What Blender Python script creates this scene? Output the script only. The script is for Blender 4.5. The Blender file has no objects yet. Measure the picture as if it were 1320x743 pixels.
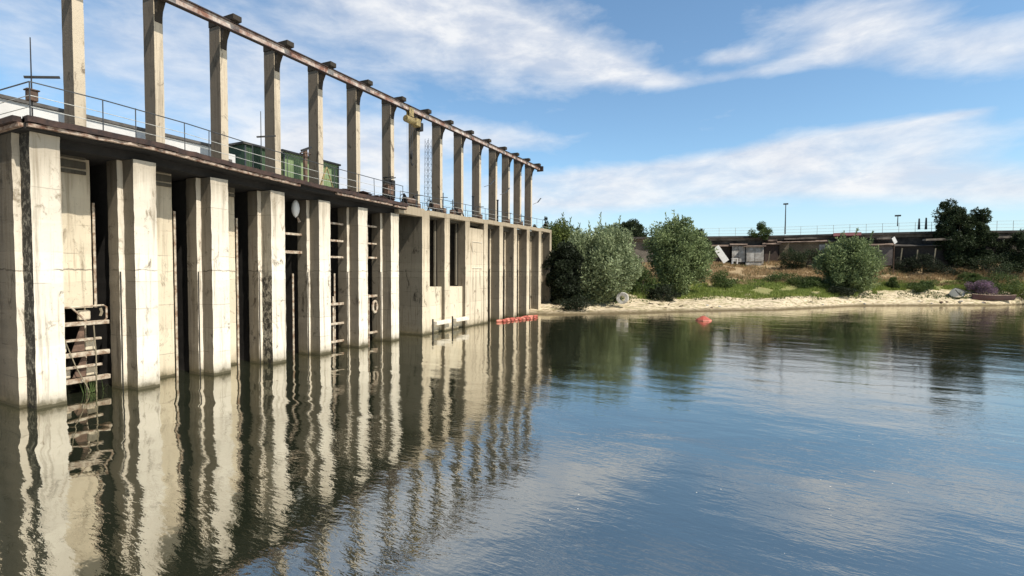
import bpy, math, random
from mathutils import Vector, Matrix, noise
R = math.radians
scene = bpy.context.scene
COL = scene.collection
rnd = random.Random(11)

# ------------------------------------------------------------------ camera
CAM = Vector((21.70, 0.0, 4.783)); FPX = 620.0; YAW = 0.4582; PIT = 0.0344; ROL = -0.0049
def basis():
    fw = Vector((-math.sin(YAW)*math.cos(PIT), math.cos(YAW)*math.cos(PIT), -math.sin(PIT)))
    rt = Vector((math.cos(YAW), math.sin(YAW), 0))
    up = rt.cross(fw)
    r2 = rt*math.cos(ROL) - up*math.sin(ROL)
    u2 = up*math.cos(ROL) + rt*math.sin(ROL)
    return fw, r2, u2
FW, RT, UP = basis()
cd = bpy.data.cameras.new('camera'); cam = bpy.data.objects.new('camera', cd); COL.objects.link(cam)
M = Matrix((RT, UP, -FW)).transposed().to_4x4(); M.translation = CAM
cam.matrix_world = M
cd.sensor_width = 36; cd.lens = FPX/1320*36; cd.clip_end = 6000; cd.clip_start = 0.1
scene.camera = cam
def ray(px, py):
    return FW + RT*((px-660)/FPX) - UP*((py-371.5)/FPX)
def at(px, py, depth):           # a point of the place seen at a given distance along the view
    return CAM + ray(px, py)*depth
def hz(px): return 350.1 - 0.0049*(px-660)

# ------------------------------------------------------------------ materials
def mat(name):
    m = bpy.data.materials.new(name); m.use_nodes = True
    nt = m.node_tree; b = nt.nodes['Principled BSDF']
    return m, nt, b
def N(nt, t, **kw):
    n = nt.nodes.new(t)
    for k, v in kw.items():
        if k == 'inp':
            for a, c in v.items(): n.inputs[a].default_value = c
        else: setattr(n, k, v)
    return n
def L(nt, a, b): nt.links.new(a, b)
def math_(nt, op, a, b=None, clamp=False):
    n = nt.nodes.new('ShaderNodeMath'); n.operation = op; n.use_clamp = clamp
    for i, v in enumerate((a, b)):
        if v is None: continue
        if isinstance(v, (int, float)): n.inputs[i].default_value = v
        else: L(nt, v, n.inputs[i])
    return n.outputs[0]
def ramp(nt, fac, stops):
    n = nt.nodes.new('ShaderNodeValToRGB'); e = n.color_ramp.elements
    while len(e) < len(stops): e.new(0.5)
    for i, (p, c) in enumerate(stops):
        e[i].position = p; e[i].color = (c, c, c, 1) if isinstance(c, (int, float)) else (*c, 1)
    L(nt, fac, n.inputs[0]); return n.outputs[0]
def mix(nt, fac, a, b, mode='MIX'):
    n = nt.nodes.new('ShaderNodeMix'); n.data_type = 'RGBA'; n.blend_type = mode
    for i, v in ((0, fac), (6, a), (7, b)):
        if isinstance(v, (int, float)): n.inputs[i].default_value = v
        elif isinstance(v, tuple): n.inputs[i].default_value = (*v, 1)
        else: L(nt, v, n.inputs[i])
    return n.outputs[2]
def pos(nt, scale=(1,1,1), loc=(0,0,0)):
    g = nt.nodes.new('ShaderNodeNewGeometry'); m = nt.nodes.new('ShaderNodeMapping')
    m.inputs['Scale'].default_value = scale; m.inputs['Location'].default_value = loc
    L(nt, g.outputs['Position'], m.inputs[0]); return m.outputs[0]
def noise_(nt, vec, scale, detail=6, rough=0.6, dist=0.0):
    n = N(nt, 'ShaderNodeTexNoise', inp={'Scale': scale, 'Detail': detail, 'Roughness': rough, 'Distortion': dist})
    L(nt, vec, n.inputs['Vector']); return n.outputs['Fac']
def bump(nt, b, h, strength=0.3, dist=0.02):
    n = N(nt, 'ShaderNodeBump', inp={'Strength': strength, 'Distance': dist}); L(nt, h, n.inputs['Height'])
    L(nt, n.outputs[0], b.inputs['Normal']); return n

def concrete(name, light, dark, stain=0.5, moss=0.0, boards=True, low=None, crack=True, topdark=0.35):
    m, nt, b = mat(name)
    p = pos(nt)
    big = noise_(nt, p, 0.55, 5, 0.6, 0.4)
    fine = noise_(nt, p, 9, 8, 0.7)
    streak = noise_(nt, pos(nt, (3.2, 3.2, 0.16)), 1.3, 6, 0.65, 0.3)
    c = mix(nt, ramp(nt, big, [(0.35, 0.0), (0.68, 1.0)]), light, tuple(0.88*l+0.12*d for l, d in zip(light, dark)))
    c = mix(nt, math_(nt, 'MULTIPLY', ramp(nt, streak, [(0.54, 0.0), (0.70, 1.0)]), stain), c, dark)
    c = mix(nt, ramp(nt, fine, [(0.28, 0.75), (0.40, 0.0)]), c, dark)
    bl = noise_(nt, pos(nt, (1, 1, 0.55), (4, 9, 2)), 1.5, 9, 0.72, 0.8)                   # weathered blotches
    c = mix(nt, math_(nt, 'MULTIPLY', ramp(nt, bl, [(0.57, 0.0), (0.66, 1.0)]), min(1, stain*1.3)), c, tuple(d*0.8 for d in dark))
    st2 = noise_(nt, pos(nt, (7, 7, 0.22), (1, 5, 0)), 1.6, 5, 0.6, 0.2)
    c = mix(nt, math_(nt, 'MULTIPLY', ramp(nt, st2, [(0.60, 0.0), (0.72, 1.0)]), stain*0.75), c, tuple(x*y for x, y in zip(dark, (1.15, 0.85, 0.6))))
    sz = nt.nodes.new('ShaderNodeSeparateXYZ'); L(nt, p, sz.inputs[0]); z = sz.outputs['Z']
    if boards:                                                     # horizontal casting joints
        w = math_(nt, 'ADD', z, math_(nt, 'MULTIPLY', big, 0.10))
        f = math_(nt, 'FRACT', math_(nt, 'MULTIPLY', w, 0.92))
        line = ramp(nt, f, [(0.0, 1.0), (0.035, 0.0), (1.0, 0.0)])
        keep = ramp(nt, noise_(nt, pos(nt, (1, 1, 1), (7, 3, 1)), 0.8, 3), [(0.48, 0.0), (0.6, 0.75)])
        c = mix(nt, math_(nt, 'MULTIPLY', line, keep), c, tuple(d*0.5 for d in dark))
        f2 = math_(nt, 'FLOOR', math_(nt, 'MULTIPLY', w, 0.92))
        wn = N(nt, 'ShaderNodeTexWhiteNoise', noise_dimensions='1D'); L(nt, f2, wn.inputs['W'])
        c = mix(nt, math_(nt, 'MULTIPLY', wn.outputs['Value'], 0.14), c, dark)
    if crack:                                                      # the continuous cold joint at camera height
        w = math_(nt, 'ABSOLUTE', math_(nt, 'SUBTRACT', math_(nt, 'ADD', z, math_(nt, 'MULTIPLY', noise_(nt, p, 1.6, 6), 0.34)), 4.92))
        c = mix(nt, math_(nt, 'MULTIPLY', ramp(nt, w, [(0.0, 0.85), (0.012, 0.6), (0.04, 0.0)]), ramp(nt, noise_(nt, p, 1.1, 4), [(0.40, 0.15), (0.56, 1.0)])), c, tuple(d*0.3 for d in dark))
    # damp, algae-dark band at the waterline and a warm tide zone above it
    zz = math_(nt, 'ADD', z, math_(nt, 'MULTIPLY', noise_(nt, p, 3.5, 5), -0.16))
    c = mix(nt, ramp(nt, math_(nt, 'MULTIPLY', zz, 0.5), [(0.0, 0.5), (0.11, 0.12), (0.5, 0.0)]), c, low or (0.40, 0.32, 0.18))
    c = mix(nt, ramp(nt, zz, [(-0.0, 0.8), (0.02, 0.0)]), c, (0.05, 0.045, 0.03))
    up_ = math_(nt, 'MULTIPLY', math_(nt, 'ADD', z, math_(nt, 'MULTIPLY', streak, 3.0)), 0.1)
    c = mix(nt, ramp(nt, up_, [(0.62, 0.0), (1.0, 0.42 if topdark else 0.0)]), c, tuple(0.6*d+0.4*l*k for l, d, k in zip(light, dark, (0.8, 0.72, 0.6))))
    al = math_(nt, 'ADD', z, math_(nt, 'MULTIPLY', math_(nt, 'SUBTRACT', noise_(nt, pos(nt, (1, 1, .6)), 2.2, 7, .7), 0.5), 0.9))
    c = mix(nt, ramp(nt, al, [(0.10, 0.80), (0.26, 0.35), (0.60, 0.0)]), c, (0.085, 0.075, 0.042))
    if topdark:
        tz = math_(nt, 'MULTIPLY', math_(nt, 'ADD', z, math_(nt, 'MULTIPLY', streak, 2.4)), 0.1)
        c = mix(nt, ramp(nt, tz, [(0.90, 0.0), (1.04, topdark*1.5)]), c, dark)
    if moss:
        ms = noise_(nt, pos(nt, (1, 1, 0.8)), 5, 9, 0.75, 0.5)
        mk = ramp(nt, ms, [(0.50-moss*0.13, 0.0), (0.56-moss*0.05, 0.92)])
        if moss < 0.8: mk = math_(nt, 'MULTIPLY', mk, ramp(nt, math_(nt, 'MULTIPLY', z, 0.1), [(0.44, 1.0), (0.48, 0.0)]))
        c = mix(nt, mk, c, (0.022, 0.020, 0.017))
    L(nt, c, b.inputs['Base Color']); b.inputs['Roughness'].default_value = 0.88
    b.inputs['Specular IOR Level'].default_value = 0.2
    bump(nt, b, math_(nt, 'ADD', fine, math_(nt, 'MULTIPLY', noise_(nt, p, 40, 4), 0.4)), 0.55, 0.03)
    return m
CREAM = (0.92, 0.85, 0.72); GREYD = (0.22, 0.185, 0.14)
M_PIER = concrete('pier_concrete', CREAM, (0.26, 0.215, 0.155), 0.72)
M_SIDE = concrete('painted_shade_side_concrete', (0.225, 0.195, 0.15), (0.07, 0.058, 0.043), 0.8)  # darker copy of the pier concrete: shade in the colour, plus real staining
M_FARP = concrete('far_pier_concrete', (0.76, 0.66, 0.50), (0.22, 0.175, 0.12), 0.85)
M_COLS = concrete('column_side_concrete', (0.21, 0.175, 0.135), (0.08, 0.066, 0.05), 0.7, boards=False, crack=False, topdark=0.0)  # column sides in a darker copy, shade put into the colour
M_MOSS = concrete('mossy_concrete', (0.42, 0.38, 0.30), (0.10, 0.09, 0.07), 0.5, moss=0.95)
M_MOSS2 = concrete('blotched_concrete', (0.42, 0.38, 0.30), (0.12, 0.10, 0.075), 0.8, moss=0.5)
M_WALL = concrete('bay_wall_concrete', (0.82, 0.73, 0.56), (0.24, 0.19, 0.13), 0.6)
M_ROUGH = concrete('rough_concrete', (0.20, 0.18, 0.14), (0.055, 0.048, 0.037), 1.0, topdark=0.5)  # rough stained concrete, colour darkened further for shade in the recesses
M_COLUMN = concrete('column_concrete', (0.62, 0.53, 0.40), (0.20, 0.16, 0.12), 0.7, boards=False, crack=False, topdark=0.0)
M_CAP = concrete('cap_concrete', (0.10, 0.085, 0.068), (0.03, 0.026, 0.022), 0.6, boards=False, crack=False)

def simple(name, col, rough=0.7, metal=0.0, var=0.35, scale=4.0, col2=None, bstr=0.2):
    m, nt, b = mat(name); p = pos(nt)
    n = noise_(nt, p, scale, 7, 0.65, 0.3)
    c2 = col2 or tuple(c*(1-var) for c in col)
    L(nt, mix(nt, ramp(nt, n, [(0.38, 0.0), (0.62, 1.0)]), col, c2), b.inputs['Base Color'])
    b.inputs['Roughness'].default_value = rough; b.inputs['Metallic'].default_value = metal
    bump(nt, b, noise_(nt, p, scale*5, 5), bstr, 0.02)
    return m
M_DARK = simple('dark_void_concrete', (0.022, 0.019, 0.016), 0.95)  # near-black colour stands in for shade inside bays and under the deck
M_RUSTD = simple('dark_rusty_edge', (0.075, 0.042, 0.032), 0.85, 0, 0.5, 3, (0.030, 0.020, 0.018), 0.6)
M_LIP = simple('pale_rusty_lip', (0.50, 0.40, 0.31), 0.75, 0, 0.5, 5, (0.16, 0.08, 0.05), 0.4)
M_BEAM = simple('flaking_painted_steel', (0.62, 0.55, 0.48), 0.6, 0, 0.5, 1.6, (0.24, 0.115, 0.075), 0.3)
M_BEAMD = simple('dark_steel', (0.045, 0.028, 0.024), 0.6)
M_BLACK = simple('black_iron', (0.02, 0.019, 0.018), 0.6)
M_RAILD = simple('grey_rail_steel', (0.07, 0.075, 0.08), 0.5)
M_RAILL = simple('pale_rail_paint', (0.62, 0.62, 0.58), 0.5)
M_FRAME = simple('whitish_weathered_steel', (0.66, 0.59, 0.47), 0.7, 0, 0.5, 4, (0.24, 0.15, 0.095), 0.4)
M_RUST = simple('brown_rust', (0.19, 0.12, 0.085), 0.85, 0, 0.5, 4, (0.08, 0.05, 0.035), 0.4)
M_WHITE = simple('white_paint', (0.80, 0.80, 0.78), 0.6, 0, 0.12, 1.2)
M_GREYR = simple('grey_roof_felt', (0.16, 0.15, 0.14), 0.9)
M_ROPE = simple('old_rope', (0.34, 0.29, 0.20), 0.9)
M_YELL = simple('faded_yellow_paint', (0.42, 0.33, 0.14), 0.6, 0, 0.5, 7, (0.16, 0.12, 0.06))
M_RED = simple('red_orange_plastic', (0.52, 0.10, 0.065), 0.6, 0, 0.5, 5, (0.40, 0.12, 0.09))
M_PINK = simple('faded_red_plastic', (0.80, 0.28, 0.20), 0.5)
M_BOATRED = simple('maroon_boat_paint', (0.060, 0.014, 0.012), 0.6, 0, 0.5, 2)
M_RUBBER = simple('rubber', (0.03, 0.03, 0.03), 0.8)
M_TRUNK = simple('bark', (0.10, 0.075, 0.05), 0.9, 0, 0.5, 6)
M_REDROOF = simple('red_tin_roof', (0.20, 0.06, 0.05), 0.7, 0, 0.4, 2)
M_TIN = simple('rusty_tin_roof', (0.36, 0.27, 0.21), 0.8, 0, 0.5, 1.0, (0.09, 0.06, 0.05), 0.5)
M_SHEDW = simple('chalky_white_boards', (0.60, 0.59, 0.56), 0.8, 0, 0.5, 1.1, (0.30, 0.28, 0.25))
M_COPE = simple('weathered_coping', (0.13, 0.115, 0.10), 0.9, 0, 0.5, 0.7, (0.045, 0.04, 0.036), 0.5)
M_BAND = simple('pale_wall_band', (0.33, 0.28, 0.23), 0.9, 0, 0.5, 0.5, (0.10, 0.085, 0.07), 0.5)

def corrugated(name, col, col2, vec_scale, freq):
    m, nt, b = mat(name); p = pos(nt, vec_scale)
    w = N(nt, 'ShaderNodeTexWave', wave_type='BANDS', bands_direction='Y', inp={'Scale': freq, 'Distortion': 0.0}); L(nt, p, w.inputs['Vector'])
    n = noise_(nt, pos(nt, (1, 1, .5)), 1.4, 6, .65)
    c = mix(nt, ramp(nt, n, [(0.4, 0.0), (0.65, 1.0)]), col, col2)
    c = mix(nt, math_(nt, 'MULTIPLY', w.outputs['Fac'], 0.35), c, tuple(x*0.4 for x in col))
    L(nt, c, b.inputs['Base Color']); b.inputs['Roughness'].default_value = 0.65
    bump(nt, b, w.outputs['Fac'], 0.5, 0.04); return m
M_GREEN = corrugated('pale_green_ribbed_metal', (0.30, 0.40, 0.19), (0.19, 0.27, 0.13), (1, 1, 1), 2.2)
M_GREEND = corrugated('dark_green_ribbed_metal', (0.055, 0.105, 0.048), (0.03, 0.06, 0.03), (1, 1, 1), 2.2)

def brick(name, c1, c2, mortar, sc):
    m, nt, b = mat(name)
    g = nt.nodes.new('ShaderNodeNewGeometry'); s = nt.nodes.new('ShaderNodeSeparateXYZ'); L(nt, g.outputs['Position'], s.inputs[0])
    cmb = nt.nodes.new('ShaderNodeCombineXYZ'); L(nt, s.outputs['X'], cmb.inputs[0]); L(nt, s.outputs['Z'], cmb.inputs[1])
    t = N(nt, 'ShaderNodeTexBrick', inp={'Scale': sc, 'Mortar Size': 0.03, 'Color1': (*c1, 1), 'Color2': (*c2, 1), 'Mortar': (*mortar, 1)})
    L(nt, cmb.outputs[0], t.inputs['Vector'])
    c = mix(nt, ramp(nt, noise_(nt, pos(nt), 0.6, 6), [(0.42, 0.0), (0.7, 0.8)]), t.outputs['Color'], tuple(x*0.45 for x in c1))
    L(nt, c, b.inputs['Base Color']); b.inputs['Roughness'].default_value = 0.9; return m
M_BRICK = brick('grey_block', (0.24, 0.215, 0.18), (0.30, 0.265, 0.22), (0.13, 0.11, 0.09), 0.9)
M_BRICKD = brick('dull_purple_brick', (0.20, 0.165, 0.155), (0.26, 0.22, 0.20), (0.12, 0.10, 0.09), 1.2)
M_STONE = brick('ochre_block', (0.26, 0.20, 0.13), (0.34, 0.27, 0.18), (0.16, 0.12, 0.08), 0.9)

def foliage(name, lite, dark, trans=0.25):
    m, nt, b = mat(name)
    g = nt.nodes.new('ShaderNodeNewGeometry')
    n = noise_(nt, pos(nt), 0.55, 4, 0.6)
    f = math_(nt, 'ADD', math_(nt, 'MULTIPLY', g.outputs['Random Per Island'], 0.6), math_(nt, 'MULTIPLY', ramp(nt, n, [(0.35, 0), (0.65, 1)]), 0.4))
    c = mix(nt, f, dark, lite)
    L(nt, c, b.inputs['Base Color']); b.inputs['Roughness'].default_value = 0.6
    b.inputs['Specular IOR Level'].default_value = 0.25
    tr = nt.nodes.new('ShaderNodeBsdfTranslucent'); L(nt, c, tr.inputs['Color'])
    ms = nt.nodes.new('ShaderNodeMixShader'); ms.inputs[0].default_value = trans
    L(nt, b.outputs[0], ms.inputs[1]); L(nt, tr.outputs[0], ms.inputs[2])
    L(nt, ms.outputs[0], nt.nodes['Material Output'].inputs['Surface']); return m
F_WILLOW = foliage('silvery_willow_leaves', (0.44, 0.51, 0.29), (0.09, 0.12, 0.055))
F_WILLOW2 = foliage('olive_willow_leaves', (0.34, 0.42, 0.19), (0.07, 0.10, 0.042))
F_YGREEN = foliage('yellow_green_leaves', (0.20, 0.235, 0.06), (0.06, 0.09, 0.03))
F_DARK = foliage('dark_leaves', (0.075, 0.105, 0.045), (0.016, 0.026, 0.013))
F_DEEP = foliage('deep_shade_leaves', (0.034, 0.048, 0.022), (0.010, 0.015, 0.008), 0.15)  # near-black green: shade of dense growth in the colour, also dark conifers
F_WEED = foliage('weed_leaves', (0.13, 0.18, 0.055), (0.045, 0.075, 0.025))
F_GRASS = foliage('fresh_grass', (0.36, 0.42, 0.11), (0.15, 0.21, 0.05))
F_DRY = foliage('dry_grass', (0.58, 0.44, 0.25), (0.32, 0.22, 0.12))
F_PURPLE = foliage('purple_flowers', (0.42, 0.25, 0.40), (0.10, 0.10, 0.07))

# ------------------------------------------------------------------ mesh helpers
class MB:
    def __init__(s): s.v = []; s.f = []; s.m = []
    def face(s, pts, mi=0):
        k = len(s.v); s.v += [tuple(p) for p in pts]; s.f.append(tuple(range(k, k+len(pts)))); s.m.append(mi)
    def box(s, x0, x1, y0, y1, z0, z1, mi=0, mny=None, jit=0):
        k = len(s.v)
        for z in (z0, z1):
            for x, y in ((x0, y0), (x1, y0), (x1, y1), (x0, y1)): s.v.append((x, y, z))
        fs = [(0, 3, 2, 1), (4, 5, 6, 7), (0, 1, 5, 4), (1, 2, 6, 5), (2, 3, 7, 6), (3, 0, 4, 7)]
        for i, f in enumerate(fs):
            s.f.append(tuple(k+a for a in f)); s.m.append(mny if (i == 2 and mny is not None) else mi)
        return s
    def obox(s, c, ax, ay, az, mi=0):      # oriented box: centre and three half-axis vectors
        k = len(s.v); c = Vector(c); ax = Vector(ax); ay = Vector(ay); az = Vector(az)
        for dz in (-1, 1):
            for dx, dy in ((-1, -1), (1, -1), (1, 1), (-1, 1)): s.v.append(tuple(c+ax*dx+ay*dy+az*dz))
        for f in [(0, 3, 2, 1), (4, 5, 6, 7), (0, 1, 5, 4), (1, 2, 6, 5), (2, 3, 7, 6), (3, 0, 4, 7)]:
            s.f.append(tuple(k+a for a in f)); s.m.append(mi)
        return s
    def bar(s, a, b, w, h=None, mi=0):     # square bar between two points
        a = Vector(a); b = Vector(b); d = (b-a); l = d.length; d.normalize()
        up = Vector((0, 0, 1)) if abs(d.z) < 0.95 else Vector((1, 0, 0))
        x = d.cross(up).normalized(); y = x.cross(d).normalized()
        return s.obox((a+b)/2, x*w/2, y*(h or w)/2, d*l/2, mi)
    def tube(s, pts, r, n=8, mi=0, cap=True, closed=False):
        pts = [Vector(p) for p in pts]; rr = r if isinstance(r, (list, tuple)) else [r]*len(pts)
        rings = []; m = len(pts)
        for i, p in enumerate(pts):
            if closed: d = (pts[(i+1) % m]-pts[i-1])
            else: d = pts[min(i+1, m-1)]-pts[max(i-1, 0)]
            d.normalize(); up = Vector((0, 0, 1)) if abs(d.z) < 0.9 else Vector((1, 0, 0))
            x = d.cross(up).normalized(); y = x.cross(d).normalized()
            k = len(s.v); rings.append(k)
            for j in range(n):
                a = 2*math.pi*j/n; s.v.append(tuple(p+x*math.cos(a)*rr[i]+y*math.sin(a)*rr[i]))
        for i in range(m if closed else m-1):
            A, B = rings[i], rings[(i+1) % m]
            for j in range(n):
                s.f.append((A+j, A+(j+1) % n, B+(j+1) % n, B+j)); s.m.append(mi)
        if cap and not closed:
            s.f.append(tuple(rings[0]+j for j in reversed(range(n)))); s.m.append(mi)
            s.f.append(tuple(rings[-1]+j for j in range(n))); s.m.append(mi)
        return s
    def lathe(s, c, prof, n=20, mi=0, axis=(0, 0, 1)):
        ax = Vector(axis).normalized(); up = Vector((0, 0, 1)) if abs(ax.z) < 0.9 else Vector((1, 0, 0))
        x = ax.cross(up).normalized(); y = ax.cross(x); c = Vector(c); k0 = len(s.v)
        for (r, h) in prof:
            for j in range(n):
                a = 2*math.pi*j/n; s.v.append(tuple(c+ax*h+x*r*math.cos(a)+y*r*math.sin(a)))
        for i in range(len(prof)-1):
            for j in range(n):
                a = k0+i*n; b = a+n; s.f.append((a+j, a+(j+1) % n, b+(j+1) % n, b+j)); s.m.append(mi)
        return s
    def build(s, name, mats, parent=None, bevel=0, smooth=False, origin=None):
        me = bpy.data.meshes.new(name)
        o0 = Vector(origin) if origin is not None else Vector((0, 0, 0))
        if parent is not None and origin is None: o0 = parent.matrix_world.translation.copy() if False else Vector(parent.get('_o', (0, 0, 0)))
        me.from_pydata([tuple(Vector(v)-o0) for v in s.v], [], s.f)
        mats = mats if isinstance(mats, (list, tuple)) else [mats]
        for m in mats: me.materials.append(m)
        me.polygons.foreach_set('material_index', s.m)
        if smooth: me.polygons.foreach_set('use_smooth', [True]*len(s.f))
        me.update(); o = bpy.data.objects.new(name, me); COL.objects.link(o)
        if parent is not None:
            o.parent = parent
            if origin is not None: o.location = o0-Vector(root_of(parent))
        elif origin is not None: o.location = o0
        if bevel:
            b = o.modifiers.new('bevel', 'BEVEL'); b.width = bevel; b.segments = 2; b.limit_method = 'ANGLE'
        return o
ORI = {}
def root_of(o): return ORI.get(o.name, (0, 0, 0))
def tag(o, label=None, cat=None, group=None, kind=None):
    if label: o['label'] = label
    if cat: o['category'] = cat
    if group: o['group'] = group
    if kind: o['kind'] = kind
    return o
def thing(name, label, cat, group=None, loc=(0, 0, 0), rz=0):
    o = bpy.data.objects.new(name, None); COL.objects.link(o); o.location = loc; o.rotation_euler.z = rz
    o.empty_display_size = 0.3
    return tag(o, label, cat, group)
def dup(o, loc=None, parent=None):
    c = o.copy(); COL.objects.link(c); c.parent = parent
    if loc is not None: c.location = loc
    for ch in list(o.children): dup(ch, None, c)
    return c

# subdivided, chipped-edge prism for the concrete piers (plan polygon extruded, worn arrises)
def rough_prism(mb, poly, z0, z1, seed, nz=34, amp=0.018, mi=0, mface=None):
    rs = random.Random(seed); n = len(poly); k = len(mb.v)
    for a in range(nz+1):
        z = z0+(z1-z0)*a/nz
        for j, (x, y) in enumerate(poly):
            q = Vector((x*3+seed, y*3, z*2.3)); dv = noise.noise_vector(q)*amp + noise.noise_vector(q*4)*amp*0.6
            mb.v.append((x+dv.x, y+dv.y, z))
    for a in range(nz):
        for j in range(n):
            A = k+a*n; B = A+n
            mb.f.append((A+j, A+(j+1) % n, B+(j+1) % n, B+j))
            mb.m.append(mface.get(j, mi) if mface else mi)
    mb.f.append(tuple(k+nz*n+j for j in range(n))); mb.m.append(mi)

# ================================================================== THE DAM
def zt(y): return 9.30+max(0, (y-29))*0.022          # top of the far section (drifts up slightly)
def zk(y):                                           # sagging deck edge, top surface
    pts = [(-5, 9.78), (7.3, 9.80), (11, 9.86), (14.2, 9.68), (18.5, 9.50), (25.6, 9.42), (30, 9.42)]
    for (a, za), (b, zb) in zip(pts, pts[1:]):
        if a <= y <= b: return za+(zb-za)*(y-a)/(b-a)
    return pts[-1][1]
dam = thing('dam', 'weathered concrete dam intake with tall piers rising from the water', 'dam')
S = 3.018
RE = [8.22+S*i for i in range(7)]                    # right (far) edge of each near pier
def pier_poly(r, w=0.80, d1=0.75, d2=1.50, fl=0.20):
    # counter-clockwise plan: front face, then notch with the gate flange on the near side
    y0 = r-w
    return [(0, y0), (0, r), (-5.0, r), (-5.0, y0), (-d2-0.05, y0), (-d2, y0-fl), (-d1, y0-fl), (-d1, y0)]
# faces: 0 front(+X) 1 far side 2 back 3 rear near side 4 .. 5 flange side 6 flange front 7 near side of front block
for i, r in enumerate(RE):
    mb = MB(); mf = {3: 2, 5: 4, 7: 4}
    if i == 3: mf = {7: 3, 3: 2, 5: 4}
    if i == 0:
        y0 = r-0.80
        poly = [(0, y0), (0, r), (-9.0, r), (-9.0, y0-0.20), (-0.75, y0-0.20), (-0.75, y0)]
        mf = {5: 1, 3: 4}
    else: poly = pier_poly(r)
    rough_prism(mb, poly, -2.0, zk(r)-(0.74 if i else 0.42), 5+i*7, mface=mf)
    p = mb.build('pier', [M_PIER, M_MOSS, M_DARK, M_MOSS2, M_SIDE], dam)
    if i: 
        g = MB(); g.box(-0.735, -0.70, r-0.99, r-0.955, -2, 4.7)  # black bar added for the dark of the gate groove
        g.build('dark_bar', M_BLACK, p)
    # slim protruding foot of the pier
# bay walls (recessed panels) : (bay, z0, y_end)
for i, (z0, wy, xw) in {0: (3.28, 1.50, -1.62), 1: (-2, 1.40, -1.50), 2: (-2, 1.38, -1.62)}.items():
    r = RE[i]
    w = MB(); rough_prism(w, [(xw, r+0.004), (xw, r+wy), (xw-0.4, r+wy), (xw-0.4, r+0.004)], z0, zk(r)-0.76, 90+i, amp=0.008)
    w.build('wall_panel', M_WALL, dam)
    g = MB(); g.tube([(xw+0.06, r+wy+0.07, z0), (xw+0.06, r+wy+0.07, 7.4)], 0.045); g.build('guide_pipe', M_FRAME, dam)
    # lintel blocks in the shade at the top of the bay
    h = MB()
    for zz, hh in ((9.02, 0.36), (8.66, 0.34), (8.44, 0.2)):
        h.box(xw+0.02, xw+0.12, r+0.10, r+1.35, zz, zz+hh-0.06)
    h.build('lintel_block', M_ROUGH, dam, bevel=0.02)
# recessed bearer on the piers under the slab, its shade painted near-black
ub = MB(); prev = None
for k_ in range(40):
    y_ = 8.24+k_*0.4685; k = len(ub.v)
    ub.v += [(-8.8, y_, zk(y_)-0.735), (-0.38, y_, zk(y_)-0.735), (-0.38, y_, zk(y_)-0.405), (-8.8, y_, zk(y_)-0.405)]
    if prev is not None:
        for a in range(4): ub.f.append((prev+a, prev+(a+1) % 4, k+(a+1) % 4, k+a)); ub.m.append(0)
    prev = k
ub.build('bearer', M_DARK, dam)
# thin lit pipe/edge in the open bays
for i in (3, 4):
    g = MB(); g.tube([(-1.3, RE[i]+1.52, -0.6), (-1.3, RE[i]+1.52, 4.6)], 0.05); g.build('guide_pipe', M_FRAME, dam)
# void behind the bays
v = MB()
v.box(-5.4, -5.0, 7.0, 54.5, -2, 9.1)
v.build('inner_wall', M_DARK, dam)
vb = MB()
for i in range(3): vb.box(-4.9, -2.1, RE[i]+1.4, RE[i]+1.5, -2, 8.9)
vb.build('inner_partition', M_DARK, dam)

# deck slab of the near section, sagging, with a dark rusty edge and a pale broken lip
ys = [y*0.5 for y in range(14, 54)]+[26.75]; ys = [7.22]+ys[1:]
def strip(x0, x1, top, bot, y0=7.22, y1=26.8, amp=0.02, seed=0, ph=0.4):
    mb = MB(); prev = None; ysx = [y0+(y1-y0)*k/70 for k in range(71)]
    for y in ysx:
        j = noise.noise(Vector((y*1.7, seed, 0)))*amp; j2 = noise.noise(Vector((y*2.9, seed, 4)))*amp*1.6
        k = len(mb.v)
        mb.v += [(x0, y, zk(y)+bot), (x1+j2, y, zk(y)+bot+j), (x1+j2, y, zk(y)+top+j*0.6), (x0, y, zk(y)+top)]
        if prev is not None:
            for a in range(4):
                mb.f.append((prev+a, prev+(a+1) % 4, k+(a+1) % 4, k+a)); mb.m.append(0)
        prev = k
    mb.f.append((3, 2, 1, 0)); mb.m.append(0); mb.f.append((prev, prev+1, prev+2, prev+3)); mb.m.append(0)
    return mb
strip(-9.0, 0.30, -0.06, -0.40, seed=3).build('deck_slab', M_DARK, dam)  # slab coloured near-black to paint in the underside shade
strip(0.12, 0.52, 0.0, -0.20, amp=0.05, seed=8).build('deck_edging', M_RUSTD, dam)
# pale lip broken in three runs
for (a, b2, dz) in ((7.25, 17.9, 0), (20.4, 25.2, 0.0), (25.4, 26.7, -0.03)):
    strip(0.24, 0.46, -0.225+dz, -0.33+dz, a, b2, 0.035, seed=int(a)).build('edge_strip', M_LIP, dam)
# edging of the end wall (towards the left of the picture)
e = MB(); e.box(-9, 0.12, 6.98, 7.2, 9.60, 9.79); e.build('deck_edging', M_RUSTD, dam)
e = MB(); e.box(-9, 0.2, 7.08, 7.215, 9.46, 9.58); e.build('edge_strip', M_LIP, dam)
# top surface over the void / far deck
t = MB(); t.box(-16, -9.02, 7.2, 26.8, 8.9, 9.3); t.box(-16, -0.6, 26.85, 54.4, 8.85, 9.28); t.build('deck_surface', M_ROUGH, dam)

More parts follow.
